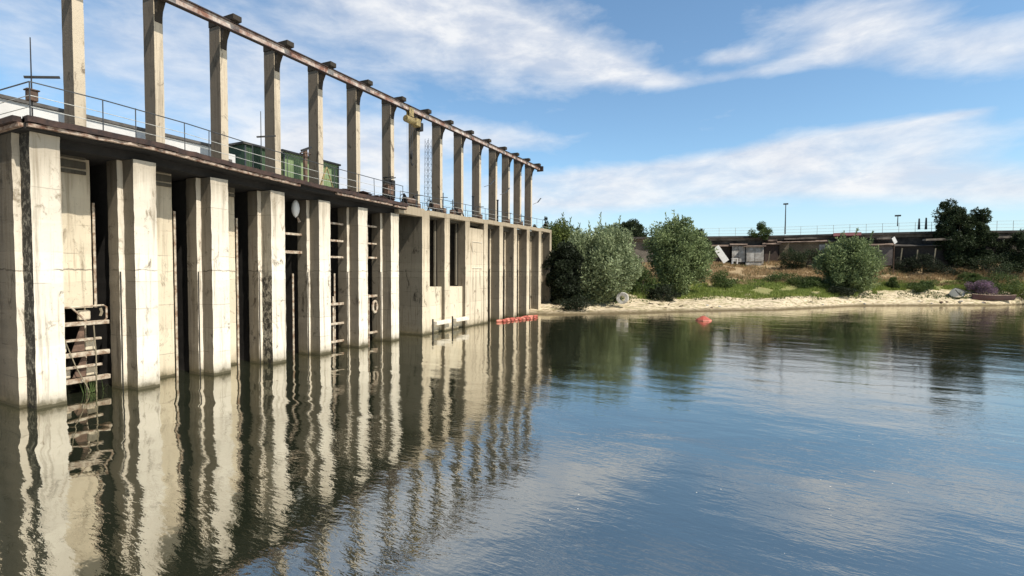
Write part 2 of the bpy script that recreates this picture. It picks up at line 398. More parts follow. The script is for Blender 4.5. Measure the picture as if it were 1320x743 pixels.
# --- big bay and far section
Y8 = 28.98
RF = [29.89, 32.62, 35.72, 38.9, 41.95, 45.1, 48.3, 51.6, 54.8]       # far edges of the pilasters
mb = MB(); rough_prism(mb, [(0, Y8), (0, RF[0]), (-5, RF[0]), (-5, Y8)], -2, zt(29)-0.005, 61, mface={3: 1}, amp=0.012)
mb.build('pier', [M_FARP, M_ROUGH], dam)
b = MB(); b.box(-0.5, 0.01, 26.35, Y8+0.3, 8.78, 9.38); b.build('lintel_beam', M_FARP, dam, bevel=0.03)
for k, r in enumerate(RF[1:], 1):
    mb = MB(); deep = k >= 4
    if k <= 3:
        poly = [(0, r-0.72), (0, r), (-5, r), (-5, r-0.72), (-0.72, r-0.72)]; mf = {3: 1, 4: 2}
        zlo = -2
    else:
        w = 0.72 if k < 8 else 0.55
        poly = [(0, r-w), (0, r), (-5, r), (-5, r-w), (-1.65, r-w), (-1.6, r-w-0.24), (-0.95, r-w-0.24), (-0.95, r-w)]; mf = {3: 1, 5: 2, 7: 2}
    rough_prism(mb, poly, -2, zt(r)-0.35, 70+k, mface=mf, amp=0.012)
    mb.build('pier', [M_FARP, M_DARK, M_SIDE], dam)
    if k >= 4 and k < 8:
        g = MB(); g.box(-0.94, -0.90, r-0.72-0.30, r-0.72-0.26, -2, 5.0); g.build('dark_bar', M_BLACK, dam)  # black bar again in place of the groove's shade
# continuous top beam, segment by segment (butted)
for k in range(8):
    a, b2 = RF[k], RF[k+1]
    m = MB(); m.box(-0.55, 0.02, a+0.003, b2-0.003, zt(a)-0.34, zt((a+b2)/2)); m.build('lintel_beam', M_FARP, dam, bevel=0.02)
# infill under the sills and the solid panel
m = MB(); m.box(-4.9, -0.30, RF[0]+0.004, RF[1]-0.724, -2, 3.55); m.box(-0.30+0.001, -0.06, RF[0]+0.004, RF[0]+1.25, -2, 3.40); m.build('infill_wall', M_WALL, dam)
m = MB(); m.box(-4.9, -0.30, RF[1]+0.004, RF[2]-0.724, -2, 3.50); m.box(-0.30+0.001, -0.06, RF[1]+0.004, RF[1]+1.45, -2, 3.35); m.build('infill_wall', M_WALL, dam)
m = MB(); m.box(-4.9, -0.05, RF[2]+0.004, RF[3]-0.724, -2, 8.55); m.build('infill_wall', M_FARP, dam)
m = MB(); yy = RF[2]+0.45; m.box(-0.048, 0.0, yy, yy+1.65, 5.05, 5.10); m.box(-0.048, 0.0, yy, yy+1.65, 7.35, 7.40)
m.box(-0.048, 0.0, yy, yy+0.05, 5.10, 7.35); m.box(-0.048, 0.0, yy+1.6, yy+1.65, 5.10, 7.35); m.build('inset_panel', M_PIER, dam)
for k in (0, 1):
    m = MB(); a = RF[k]+0.55; m.box(-0.058, 0.30, a, a+2.0, 0.62, 0.92); m.build('ledge', M_PIER, dam, bevel=0.03)
    m = MB(); m.box(-0.058, 0.05, a-0.16, a-0.10, -0.5, 1.1); m.build('dark_bar', M_BLACK, dam)
# window posts inside the tall openings
for k in (0, 1):
    m = MB(); m.box(-0.92, -0.80, RF[k+1]-0.95, RF[k+1]-0.75, 3.6, 8.9); m.build('mullion', M_ROUGH, dam)
# back walls for the water bays
for k in range(3, 8):
    m = MB(); m.box(-2.6, -2.3, RF[k]+0.004, RF[k+1]-0.98, -2, 8.6); m.build('wall_panel', M_DARK, dam)

# ================================================================== crane runway on tall columns
def zb(y): return 16.50+(y-13)*0.012                  # underside of the brackets
runway = thing('crane_runway', 'row of tall thin concrete columns carrying a rusty hoist beam above the dam deck', 'crane runway')
CY = [9.30, 12.12, 15.02, 18.0, 20.95, 24.05, 27.45, 30.5, 33.6, 36.9, 40.1, 43.4, 46.3, 49.2, 52.2]
CY = [3.35, 6.4]+CY
for i, y in enumerate(CY):
    z0 = (zk(y)-0.1) if y < 27 else zt(y)-0.08
    if y < 7: z0 = 0
    xf = -1.62; cz = zb(y)
    mb = MB(); w = 0.36
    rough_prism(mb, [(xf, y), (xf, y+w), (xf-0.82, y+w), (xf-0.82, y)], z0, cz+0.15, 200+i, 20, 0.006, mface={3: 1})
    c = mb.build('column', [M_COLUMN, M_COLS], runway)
    a = MB()                                                      # haunched cantilever arm towards the water
    k = len(a.v)
    prof = [(xf-0.82, cz+0.16), (xf-0.82, cz+0.50), (-0.52, cz+0.46), (-0.52, cz+0.20), (xf+0.10, cz+0.16)]
    for yy in (y-0.04, y+w+0.04):
        for (x, z) in prof: a.v.append((x, yy, z))
    n = len(prof); a.f += [tuple(k+j for j in range(n)), tuple(k+n+j for j in reversed(range(n)))]; a.m += [0, 0]
    for j in range(n): a.f.append((k+j, k+n+j, k+n+(j+1) % n, k+(j+1) % n)); a.m.append(0)
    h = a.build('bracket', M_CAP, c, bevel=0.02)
    g = MB(); k = 0                                               # curved haunch under the arm
    pr = [(xf+0.004, cz-0.95), (xf+0.10, cz-0.45), (xf+0.30, cz-0.10), (xf+0.62, cz+0.16), (xf+0.004, cz+0.16)]
    for yy in (y+0.03, y+w-0.03):
        for (x, z) in pr: g.v.append((x, yy, z))
    n = len(pr); g.f += [tuple(range(n)), tuple(reversed(range(n, 2*n)))]; g.m += [0, 0]
    for j in range(n): g.f.append((j, n+j, n+(j+1) % n, (j+1) % n)); g.m.append(0)
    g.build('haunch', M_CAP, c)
# I-beam
def beamseg(name, x0, x1, zo0, zo1, material):
    mb = MB(); a, b2 = 2.0, 52.95
    for (ya, yb) in ((a, b2),):
        k = len(mb.v)
        for yy in (ya, yb):
            mb.v += [(x0, yy, zb(yy)+zo0), (x1, yy, zb(yy)+zo0), (x1, yy, zb(yy)+zo1), (x0, yy, zb(yy)+zo1)]
        mb.f += [(k, k+1, k+2, k+3), (k+7, k+6, k+5, k+4)]+[(k+j, k+4+j, k+4+(j+1) % 4, k+(j+1) % 4) for j in range(4)]; mb.m += [0]*6
    return mb
BX = -0.85
bw = beamseg('w', BX-0.03, BX+0.03, -0.22, 0.12, 0).build('runway_beam', M_BEAM, runway)
beamseg('t', BX-0.11, BX+0.12, 0.122, 0.175, 0).build('top_flange', M_BEAMD, bw)
beamseg('b', BX-0.11, BX+0.12, -0.262, -0.222, 0).build('bottom_flange', M_BEAMD, bw)
en = MB(); en.box(BX-0.35, BX+0.4, 52.97, 53.2, zb(54)-0.32, zb(54)+0.26); en.box(BX-0.05, BX+0.05, 53.21, 53.8, zb(54)-0.02, zb(54)+0.06); en.build('end_stop', M_BEAMD, runway)

# hoist hanging from the beam between columns
hy = 28.7; hzz = zb(hy)
hoist = thing('electric_hoist', 'faded yellow hoist with a hanging hook block under the rusty beam', 'hoist')
h = MB(); h.tube([(BX, hy-0.55, hzz-0.85), (BX, hy+0.35, hzz-0.85)], 0.25, 18); h.build('drum', M_YELL, hoist, bevel=0.03)
h = MB(); h.box(BX-0.25, BX+0.3, hy+0.37, hy+0.9, hzz-1.15, hzz-0.6); h.build('motor', M_YELL, hoist, bevel=0.05)
h = MB(); h.box(BX-0.12, BX-0.06, hy-0.3, hy+0.2, hzz-0.6, hzz+0.0); h.box(BX+0.125, BX+0.18, hy-0.3, hy+0.2, hzz-0.6, hzz+0.0); h.build('trolley', M_YELL, hoist)
h = MB(); h.lathe((BX-0.16, hy-0.2, hzz-0.15), [(0, -0.05), (0.12, -0.05), (0.12, 0.05), (0, 0.05)], 14, axis=(1, 0, 0)); h.build('wheel', M_BLACK, hoist)
h = MB(); h.box(BX-0.2, BX+0.22, hy+0.92, hy+1.3, hzz-1.35, hzz-0.75); h.build('control_box', M_BLACK, hoist, bevel=0.02)
h = MB(); h.tube([(BX-0.05, hy+0.1, hzz-1.18), (BX-0.05, hy+0.1, hzz-3.1)], 0.015, 6); h.tube([(BX+0.1, hy+0.1, hzz-1.18), (BX+0.1, hy+0.1, hzz-3.1)], 0.015, 6); h.tube([(BX+0.1, hy-0.5, hzz-1.0), (BX+0.1, hy-0.5, 9.6)], 0.008, 5)
h.build('cable', M_RAILD, hoist)
h = MB(); h.lathe((BX, hy+0.1, hzz-3.35), [(0, -0.09), (0.28, -0.08), (0.28, 0.08), (0, 0.09)], 16, axis=(1, 0.6, 0)); hb = h.build('hook_block', M_BLACK, hoist)
h = MB(); h.tube([(BX, hy+0.1, hzz-3.6), (BX, hy+0.1, hzz-3.95), (BX, hy+0.22, hzz-4.1), (BX, hy+0.36, hzz-3.95)], 0.05, 8); h.build('hook', M_BLACK, hb)

# ================================================================== railings
def railing(name, label, path, zf, posts, hgt=1.15, n_mid=2):
    t = thing(name, label, 'railing')
    for p in posts:
        m = MB(); m.tube([(p[0], p[1], zf(p[1])-0.02), (p[0]+rnd.uniform(-.02, .02), p[1]+rnd.uniform(-.03, .03), zf(p[1])+hgt)], 0.02, 6)
        m.build('post', M_RAILD, t)
    for q, (fr, r, mt) in enumerate(((1.0, 0.022, M_RAILD), (0.62, 0.013, M_RAILL), (0.28, 0.013, M_RAILL))[:n_mid+1]):
        m = MB(); m.tube([(x, y, zf(y)+hgt*fr+rnd.uniform(-.015, .015)) for x, y in path], r, 6); m.build('rail', mt, t)
    return t
pp = [(0.33, y) for y in (7.35, 9.35, 10.4, 12.2, 13.2, 15.3, 17.2, 19.2, 20.3, 22.2, 23.6, 25.1, 26.4)]
railing('railing', 'thin pipe railing along the sagging edge of the near deck', [(-8.9, 7.12), (-4.0, 7.14), (0.33, 7.35)]+[(0.33, y) for y in (9.35, 12.2, 15.3, 18, 20.3, 23.6, 26.4)], zk, pp+[(-2.2, 7.13), (-4.4, 7.13)])
pf = [(-0.30, 26.9+1.72*k) for k in range(17)]
railing('railing', 'dark post railing along the concrete beam of the far section', [(-0.30, 26.9), (-0.30, 40), (-0.30, 54.5)], lambda y: zt(max(y, 29))-0.03, pf, 1.1)

# ================================================================== things standing on the deck
w = MB(); w.box(-4.3, -4.0, 4.0, 16.6, 9.3, 11.28)
par = thing('parapet_wall', 'long low white wall with a grey capping behind the near railing', 'wall')
w.build('wall', M_WHITE, par)
w = MB(); w.box(-4.42, -3.9, 4.0, 16.7, 11.285, 11.42); w.build('capping', M_GREYR, par)
w = MB(); w.box(-3.4, -2.9, 15.9, 16.6, 9.5, 10.9)
cab = thing('electric_cabinet', 'small white cabinet beside the dark green container', 'cabinet'); w.build('case', M_WHITE, cab, bevel=0.02)
w = MB(); w.box(-2.897, -2.88, 16.05, 16.4, 10.0, 10.6); w.build('panel', M_GREYR, cab)

def container(name, label, y0, y1, x, z0, z1, mt, depth=2.6, z1b=None):
    t = thing(name, label, 'container', 'green metal cabins on the deck'); z1b = z1b or z1
    m = MB(); k = 0
    m.box(x-depth, x, y0, y1, z0, z1); m.build('body', mt, t)
    m = MB(); m.box(x-depth-0.12, x+0.12, y0-0.12, y1+0.12, z1+0.003, z1+0.12); m.build('roof', M_GREYR, t)
    m = MB(); ym = y0+(y1-y0)*0.62
    m.box(x+0.003, x+0.04, ym, ym+0.85, z0+0.2, z0+2.05); d = m.build('door', mt, t)
    m = MB(); m.box(x+0.042, x+0.07, ym+0.08, ym+0.12, z0+1.0, z0+1.15); m.build('handle', M_BLACK, d)
    m = MB()
    for yy in (y0, y1-0.08): m.box(x+0.003, x+0.06, yy, yy+0.08, z0, z1-0.05)
    m.box(x+0.003, x+0.05, y0+0.09, y1-0.09, z0+0.0, z0+0.10); m.build('frame', M_RAILD, t)
    return t
container('cabin', 'dark green ribbed metal cabin behind the third column', 18.0, 20.3, -4.2, 9.5, 11.95, M_GREEND)
container('cabin', 'pale green ribbed metal cabin behind the fifth column', 20.7, 25.2, -4.4, 9.5, 12.15, M_GREEN)

def mast(label, x, y, z0, h, arm, box, bz, group='thin masts on the deck'):
    t = thing('mast', label, 'mast', group)
    m = MB(); m.tube([(x, y, z0), (x, y, z0+h)], [0.024, 0.015], 8); m.build('pole', M_BLACK, t)
    if arm:
        m = MB(); m.bar((x-arm*0.2, y-arm*0.15, z0+bz+0.1), (x+arm*0.35, y+arm*0.75, z0+bz+0.28), 0.07); m.build('arm', M_BLACK, t)
    if box:
        m = MB(); a, b2, c = box; m.box(x-a, x+a, y-b2, y+b2, z0+bz-c, z0+bz-0.35); m.box(x-a-0.04, x+a+0.04, y-b2-0.04, y+b2+0.04, z0+bz-0.345, z0+bz-0.30); m.build('junction_box', M_RUST, t, bevel=0.02)
    return t
mast('tallest thin black mast with a box at the near deck corner', 0.05, 7.5, 9.8, 2.7, 0.85, (0.12, 0.13, 0.68), 1.28)
mast('thin black mast with a tilted arm beside the dark green cabin', 0.1, 15.9, 9.6, 2.95, 0.8, None, 1.6)
mast('thin black mast with a dark box near the seventh column', 0.1, 25.2, 9.4, 2.5, 0.6, (0.2, 0.28, 0.9), 1.35)
m = MB()
post = thing('valve_post', 'rusty upright valve post with a handwheel in front of the pale green cabin', 'valve')
m.bar((0.0, 18.6, 9.45), (0.0, 18.6, 11.3), 0.16); m.build('post', M_RUST, post)
m = MB(); m.tube([(0.0+0.26*math.cos(a), 18.6+0.26*math.sin(a), 11.1) for a in [k*math.pi/7 for k in range(14)]], 0.03, 6, closed=True); m.bar((-0.26, 18.6, 11.1), (0.26, 18.6, 11.1), 0.03); m.build('handwheel', M_RUST, post)
m = MB(); m.bar((0.0, 18.35, 11.2), (0.1, 18.9, 11.5), 0.12); m.build('bracket', M_BLACK, post)
sl = MB(); sl.bar((-0.3, 19.8, 9.4), (-0.3, 20.35, 10.75), 0.07); sl.bar((-0.3, 20.9, 9.4), (-0.3, 20.35, 10.75), 0.05); sl.bar((-0.3, 20.08, 10.05), (-0.3, 20.64, 10.05), 0.04)
tag(sl.build('trestle', M_YELL), 'pale A shaped trestle leaning before the pale green cabin', 'trestle')
# dark heap of torn roofing near the deck edge
hp = MB()
for k in range(26):
    y = 21.2+k*0.17; x = 0.15+rnd.uniform(-.3, .15); hp.obox((x, y, zk(y)+0.06+rnd.uniform(0, .10)), (rnd.uniform(.15, .3), rnd.uniform(-.1, .1), rnd.uniform(-.05, .05)), (0, rnd.uniform(.12, .3), rnd.uniform(-.06, .05)), (0, 0, 0.015))
tag(hp.build('torn_roofing_sheets', M_RUSTD), 'heap of torn dark roofing sheets lying on the sagging deck edge', 'debris')
# switch gear on the seventh column and the machinery beside it
sg = thing('switch_box', 'black switchgear strapped to the foot of the seventh column', 'switchgear')
m = MB(); m.box(-1.6, -1.35, 27.30, 27.62, 10.0, 11.3); m.build('case', M_BLACK, sg, bevel=0.03)
m = MB()
for z in (9.7, 10.5, 11.5): m.box(-2.34, -1.34, 27.38, 27.42, z, z+0.07)
m.tube([(-1.5, 27.3, 11.3), (-1.45, 27.2, 11.9), (-1.6, 27.3, 12.3)], 0.03, 6); m.build('strap', M_BLACK, sg)
def winch(label, y, x=-0.9, s=1.0):
    z = zt(30)-0.02
    t = thing('gate_winch', label, 'winch', 'rusty gate winches on the far deck')
    m = MB(); m.tube([(x, y-0.45*s, z+0.62), (x, y+0.45*s, z+0.62)], 0.24*s, 14); m.build('drum', M_RUST, t)
    m = MB()
    for yy in (y-0.5*s, y+0.5*s):
        m.bar((x-0.4, yy, z), (x, yy, z+1.0*s), 0.08); m.bar((x+0.4, yy, z), (x, yy, z+1.0*s), 0.08)
        m.build('support', M_BLACK, t); m = MB()
    m = MB(); m.tube([(x+0.3*math.cos(a), y-0.62*s, z+0.75+0.3*math.sin(a)) for a in [k*math.pi/8 for k in range(16)]], 0.025, 6, closed=True)
    m.bar((x-0.3, y-0.62*s, z+0.75), (x+0.3, y-0.62*s, z+0.75), 0.03); m.bar((x, y-0.62*s, z+0.45), (x, y-0.62*s, z+1.05), 0.03); m.build('gear', M_BLACK, t)
    return t
railing('railing', 'second dark railing along the back of the far deck', [(-2.9, 27.5), (-2.9, 40), (-2.9, 54.5)], lambda y: zt(max(y, 29))-0.03, [(-2.9, 27.5+1.8*k) for k in range(16)], 1.1)
for i_, (y_, h_, lb_) in enumerate(((29.6, 1.5, 'black gate spindle beside the first rusty gate winch'), (33.0, 1.8, 'black gate spindle between the eighth and ninth columns'), (34.4, 1.4, 'shorter black gate spindle near the smaller gate winch'), (39.0, 1.6, 'black gate spindle between the two thick posts'), (44.8, 1.5, 'black gate spindle beyond the taller thick post'), (48.0, 1.4, 'black gate spindle nearest the far end of the deck'))):
    g_ = thing('gate_spindle', lb_, 'spindle', 'gate spindles on the far deck')
    m = MB(); m.tube([(-0.9, y_, 9.2), (-0.9, y_, zt(y_)+h_)], 0.035, 6); m.build('rod', M_BLACK, g_)
    m = MB(); m.box(-1.1, -0.7, y_-.18, y_+.18, zt(y_)-.02, zt(y_)+.55); m.build('gearbox', M_RUST, g_, bevel=.04)
    m = MB(); m.bar((-1.15, y_, zt(y_)+h_*.8), (-0.65, y_+.3, zt(y_)+h_*.8), .05); m.build('crank', M_BLACK, g_)
winch('rusty gate winch just beyond the seventh column', 28.6, s=1.1)
winch('rusty gate winch just beyond the eighth column', 31.8)
winch('smaller rusty gate winch beyond the ninth column', 35.3, s=0.85)
for y, h, lb in ((37.6, 2.2, 'short thick black post between two columns of the far deck'), (42.3, 2.5, 'taller thick black post between two columns of the far deck')):
    m = MB(); m.tube([(-0.8, y, 9.3), (-0.8, y, 9.3+h)], 0.09, 8); m.lathe((-0.8, y, 9.3+h), [(0.14, 0), (0.14, 0.06), (0, 0.08)], 10)
    tag(m.build('bollard_post', M_BLACK), lb, 'post')
# lattice mast in the distance behind the columns
lm = thing('lattice_mast', 'slim lattice mast rising behind the far deck', 'mast')
base = at(552, 262, 62); base.z = 9
m = MB(); H = 12.5
for sx, sy in ((-1, -1), (1, -1), (1, 1), (-1, 1)): m.bar((base.x+sx*.42, base.y+sy*.42, 6), (base.x+sx*.28, base.y+sy*.28, 6+H+3.2), 0.03)
m.build('leg', M_RAILD, lm)
m = MB()
for k in range(20):
    z = 6.5+k*0.75; s = .42-.14*k/20
    for (a, b2) in (((-s, -s), (s, -s)), ((s, -s), (s, s)), ((s, s), (-s, s)), ((-s, s), (-s, -s))):
        m.bar((base.x+a[0], base.y+a[1], z), (base.x+b2[0], base.y+b2[1], z+0.75), 0.018)
        m.bar((base.x+a[0], base.y+a[1], z), (base.x+b2[0], base.y+b2[1], z), 0.018)
m.build('brace', M_RAILD, lm)
# little angled lamp arms on the far columns
for ci, (yy, z) in enumerate(((41.9, 13.6), (45.2, 13.3), (53.7, 13.4))):
    t = thing('column_lamp', ('small angled lamp on a stalk beside the twelfth column', 'small angled lamp on a stalk beside the thirteenth column', 'small angled lamp on a stalk beside the last column')[ci], 'lamp', 'small lamps on the far columns')
    m = MB(); m.tube([(-1.6, yy-0.9, z-0.6), (-1.3, yy-0.2, z-0.3)], 0.025, 6); m.build('stalk', M_RAILD, t)
    m = MB(); m.bar((-1.3, yy-0.2, z-0.3), (-1.1, yy+0.3, z+0.25), 0.13, 0.07); m.build('head', M_RAILD, t)

# ================================================================== steel racks in the bays
def rack(name, label, y0, y1, x, rails, uprights, mt, extra=None, w=0.11):
    t = thing(name, label, 'steel frame', 'pale steel frames in the dam bays')
    for z in rails:
        m = MB(); zz, th = z if isinstance(z, tuple) else (z, w)
        m.box(x-0.06, x+0.06, y0, y1, zz, zz+th); m.build('crossbar', mt, t, bevel=0.01)
    for (y, za, zb_) in uprights:
        m = MB(); m.box(x-0.12, x-0.065, y-0.045, y+0.045, za, zb_); m.build('upright', mt, t)
    return t
# bay 0: the gate frame standing above the water
y0, y1 = 8.32, 10.10; x = -1.42
gate = thing('sluice_gate', 'pale rusty steel gate frame with shelves hanging low in the first bay', 'gate')
for z, h, ye in ((0.42, 0.17, y1), (1.42, 0.17, y1), (2.62, 0.15, y1)):
    m = MB(); m.box(x-0.05, x+0.16, y0, ye, z, z+h); m.build('crossbar', M_FRAME, gate, bevel=0.012)
for z, ye in ((0.98, 9.86), (2.02, 9.86)):
    m = MB(); m.box(x-0.06, x+0.10, y0, ye, z, z+0.09); m.build('crossbar', M_FRAME, gate, bevel=0.01)
m = MB(); m.tube([(x, y0+0.05, 3.32), (x, y1-0.12, 3.36), (x, y1-0.02, 3.28), (x, y1-0.02, 2.85), (x, y1-0.1, 2.74)], 0.035, 8)
m.tube([(x, y0+0.1, 3.3), (x, y0+0.1, 2.7)], 0.03, 8); m.build('guard_bar', M_FRAME, gate)
m = MB(); m.bar((x+0.07, 8.95, 3.32), (x+0.07, 9.42, 2.72), 0.07, 0.05); m.build('brace', M_FRAME, gate)
for (ya, yb, za, zb_) in ((8.95, 9.35, 1.62, 2.58), (8.95, 9.38, 0.62, 1.38)):
    m = MB(); k = len(m.v); pts = [(x-0.02, ya, za), (x-0.02, yb, za), (x-0.02, yb, zb_), (x-0.02, yb-0.12, zb_)]
    m.face(pts); m.face([(p[0]-0.02, p[1], p[2]) for p in reversed(pts)]); m.build('gusset_plate', M_RUST, gate)
for (ya, yb, za, zb_) in ((8.4, 8.85, 1.60, 1.98), (9.42, 9.75, 1.60, 2.0), (8.4, 8.95, 0.6, 0.95), (9.42, 9.8, 0.6, 0.95), (8.5, 8.75, 2.8, 3.1), (9.25, 9.62, 2.8, 3.18)):
    m = MB(); m.box(x-0.35, x-0.12, ya, yb, za, zb_); m.build('float_block', M_WALL, gate, bevel=0.05)
m = MB(); m.tube([(x-0.3, 9.5, -1), (x-0.3, 9.5, 3.9)], 0.03, 6); m.build('suspension_rod', M_FRAME, gate)
m = MB(); m.tube([(x+0.22, 8.45, 3.2), (x+0.25, 8.6, 2.3), (x+0.26, 8.95, 1.1), (x+0.28, 9.3, 0.2), (x+0.3, 9.4, -0.3)], 0.018, 6)
m.tube([(x+0.24, 9.55, 2.6), (x+0.25, 9.6, 1.4), (x+0.26, 9.58, 0.1), (x+0.26, 9.62, -0.4)], 0.022, 6)
m.tube([(x+0.05, 9.86, 3.25), (x+0.1, 9.88, 3.1), (x+0.08, 9.84, 2.95)], 0.05, 6)
tag(m.build('ropes', M_ROPE), 'frayed ropes trailing from the gate frame into the water', 'rope')
pm = MB()
for k in range(26):
    a = rnd.uniform(0, 6.28); rr = abs(rnd.gauss(0, .16)); c = Vector((x+0.3+rr*math.cos(a)*.5, 9.42+rr*math.sin(a), 0.02)); tip = c+Vector((rnd.uniform(-.1, .1), rnd.uniform(-.18, .18), rnd.uniform(.15, .75)))
    d = Vector((0, 0.009, 0)); pm.face([c-d, c+d, tip])
tag(pm.build('water_weed', F_WEED), 'tuft of weeds growing at the foot of the gate frame', 'plant')

# bays 3..5
rack('steel_frame', 'steel brackets with a white cross bar high in the fourth bay', RE[3]+0.55, RE[4]-0.75, -1.2, [(5.72, 0.16), (6.75, 0.12)], [], M_FRAME)
lampt = thing('bulkhead_light', 'oval white lamp cover hanging high in the fourth bay', 'lamp')
m = MB(); c = Vector((-1.15, RE[3]+1.62, 7.75)); prof = [(0.0, -0.02), (0.12, 0.10), (0.2, 0.3), (0.22, 0.5), (0.18, 0.75), (0.1, 0.92), (0, 0.98)]
m.lathe(c, prof, 16); m.build('cover', M_WHITE, lampt, smooth=True)
m = MB(); m.tube([(-1.15, RE[3]+1.62, 8.72), (-1.15, RE[3]+1.62, 9.1)], 0.03, 6); m.build('bracket', M_BLACK, lampt)
m = MB(); m.tube([(-1.15, RE[3]+1.75, 7.75), (-1.1, RE[3]+1.85, 7.5)], [0.05, 0.08], 8); m.build('spout', M_FRAME, lampt)
rack('steel_frame', 'pale ladder like frame high in the fifth bay', RE[4]+0.7, RE[5]-0.88, -1.1, [(5.55, .12), (6.55, .12), (7.6, .12)], [(RE[5]-0.92, 5.5, 7.8)], M_FRAME)
rack('steel_frame', 'pale ladder like frame low in the fifth bay standing in the water', RE[4]+0.7, RE[5]-0.88, -1.1, [(0.35, .13), (1.45, .13), (2.65, .15)], [(RE[4]+1.3, -0.5, 3.2)], M_FRAME)
rack('steel_frame', 'pale ladder like frame high in the sixth bay', RE[5]+0.7, RE[6]-0.88, -1.1, [(5.6, .12), (6.55, .10), (7.7, .12)], [(RE[5]+1.25, 5.5, 7.8)], M_FRAME)
rack('steel_frame', 'pale ladder like frame low in the sixth bay below a tyre', RE[5]+0.7, RE[6]-0.88, -1.1, [(0.55, .14), (-0.2, 0.13), (3.0, .16)], [(RE[5]+1.35, -0.5, 3.2)], M_FRAME)
m = MB(); cy = RE[5]+1.72
m.tube([(-0.98, cy+0.20*math.cos(a), 2.35+0.38*math.sin(a)) for a in [k*math.pi/12 for k in range(24)]], 0.085, 8, closed=True)
tag(m.build('fender_tyre', M_FRAME, smooth=True), 'whitewashed tyre fender hanging low in the sixth bay', 'tyre')

# ================================================================== red boom and buoy on the water
boom = thing('floating_boom', 'string of red floats lying on the water against the far piers', 'boom')
pts = [(0.35+0.25*math.sin(k*1.3)+k*0.10, 39.9+k*0.62) for k in range(12)]
for k in range(0, 11):
    a = Vector((*pts[k], 0.10)); b2 = Vector((*pts[k+1], 0.10)); d = (b2-a)*0.45; c = (a+b2)/2
    m = MB(); m.tube([c-d, c-d*0.8, c+d*0.8, c+d], [0.05, 0.12, 0.12, 0.05], 12); m.build('float', M_RED if k % 3 else M_PINK, boom, smooth=True)
m = MB(); m.tube([(p[0], p[1], 0.12) for p in pts], 0.03, 6); m.build('rope', M_ROPE, boom)
for k in range(9):
    a = Vector((1.0+0.15*k, 40.4+0.55*k, 0.08)); m = MB(); m.tube([a-Vector((0, .2, 0)), a+Vector((0, .2, 0))], 0.10, 10); m.build('float', M_PINK if k % 2 else M_RED, boom, smooth=True)
bp = at(907, 411, 47.8)
buoy = thing('buoy', 'faceted red orange buoy floating near the sandy shore', 'buoy')
m = MB(); m.lathe((bp.x, bp.y, 0), [(0.0, -0.3), (0.5, -0.25), (0.74, 0.0), (0.70, 0.12), (0.34, 0.34), (0.12, 0.46), (0, 0.47)], 8); m.build('hull', M_RED, buoy)
m = MB(); m.lathe((bp.x, bp.y, 0), [(0.748, 0.0), (0.755, 0.06), (0.735, 0.09)], 8); m.build('band', M_PINK, buoy)
m = MB(); m.tube([(bp.x-0.07, bp.y, 0.45), (bp.x-0.07, bp.y, 0.56), (bp.x+0.07, bp.y, 0.56), (bp.x+0.07, bp.y, 0.45)], 0.02, 6); m.build('lifting_eye', M_BLACK, buoy)

# ================================================================== far bank terrain
def wpt(px, depth): p = at(px, hz(px), depth); return Vector((p.x, p.y))
SH = [(-900, 60), (-400, 58), (0, 56), (400, 54), (640, 53), (712, 53), (760, 53.5), (800, 54.3), (850, 57), (900, 58.5), (950, 60.5), (1000, 61.5), (1050, 65), (1100, 69.5), (1150, 71), (1200, 71.5), (1250, 72), (1290, 73), (1320, 75), (1420, 78), (1600, 82), (2000, 90), (3000, 120), (5200, 200)]
WL = [(-900, 150), (-400, 130), (0, 118), (400, 110), (640, 107), (800, 105.5), (900, 102), (1000, 98.6), (1100, 92), (1200, 87), (1320, 84), (1420, 86), (1600, 92), (2000, 104), (3000, 140), (5200, 240)]
def interp(T, x):
    if x <= T[0][0]: return T[0][1]
    for (a, va), (b, vb) in zip(T, T[1:]):
        if x <= b: return va+(vb-va)*(x-a)/(b-a)
    return T[-1][1]
HP = [(-0.3, -2.2), (-0.04, -0.30), (0, 0.0), (0.015, 0.16), (0.05, 0.50), (0.12, 1.05), (0.2, 1.60), (0.43, 3.0), (0.75, 5.1), (0.92, 6.55), (1.0, 6.8), (1.3, 6.9), (50, 7.0)]
def hgt(px, f):
    h = interp(HP, f)
    p = wpt(px, 10+f*40)
    if 0 < f < 0.97: h += 0.42*noise.noise(Vector((px*0.02, f*6, 0)))*min(1, f*12)+0.12*noise.noise(Vector((px*0.07, f*19, 3)))*min(1, f*20)
    return h
def ground(px, depth):
    s, w_ = interp(SH, px), interp(WL, px)
    return hgt(px, (depth-s)/(w_-s))
pxs = [-900, -700, -500, -300, -100, 100, 300, 450, 560, 640]+list(range(660, 1440, 5))+[1450, 1480, 1520, 1580, 1650, 1750, 1900, 2100, 2400, 2800, 3400, 4200, 5200]
fs = [-0.3, -0.15, -0.04, -0.02, 0, 0.006, 0.015, 0.025, 0.04, 0.055, 0.07, 0.09, 0.11, 0.13, 0.15]+[0.17+0.025*k for k in range(34)]+[1.05, 1.15, 1.3, 2, 4, 10, 30, 50]
tm = MB()
for f in fs:
    for px in pxs:
        s, w_ = interp(SH, px), interp(WL, px)
        wob = 0.9*noise.noise(Vector((px*0.016, 2.2, 0)))+0.4*noise.noise(Vector((px*0.06, 5.2, 0)))
        p = wpt(px, s+(w_-s)*f+wob*max(0, 1-abs(f)*4)); tm.v.append((p.x, p.y, hgt(px, f)))
n = len(pxs)
for i in range(len(fs)-1):
    for j in range(n-1): tm.f.append((i*n+j, i*n+j+1, (i+1)*n+j+1, (i+1)*n+j)); tm.m.append(0)
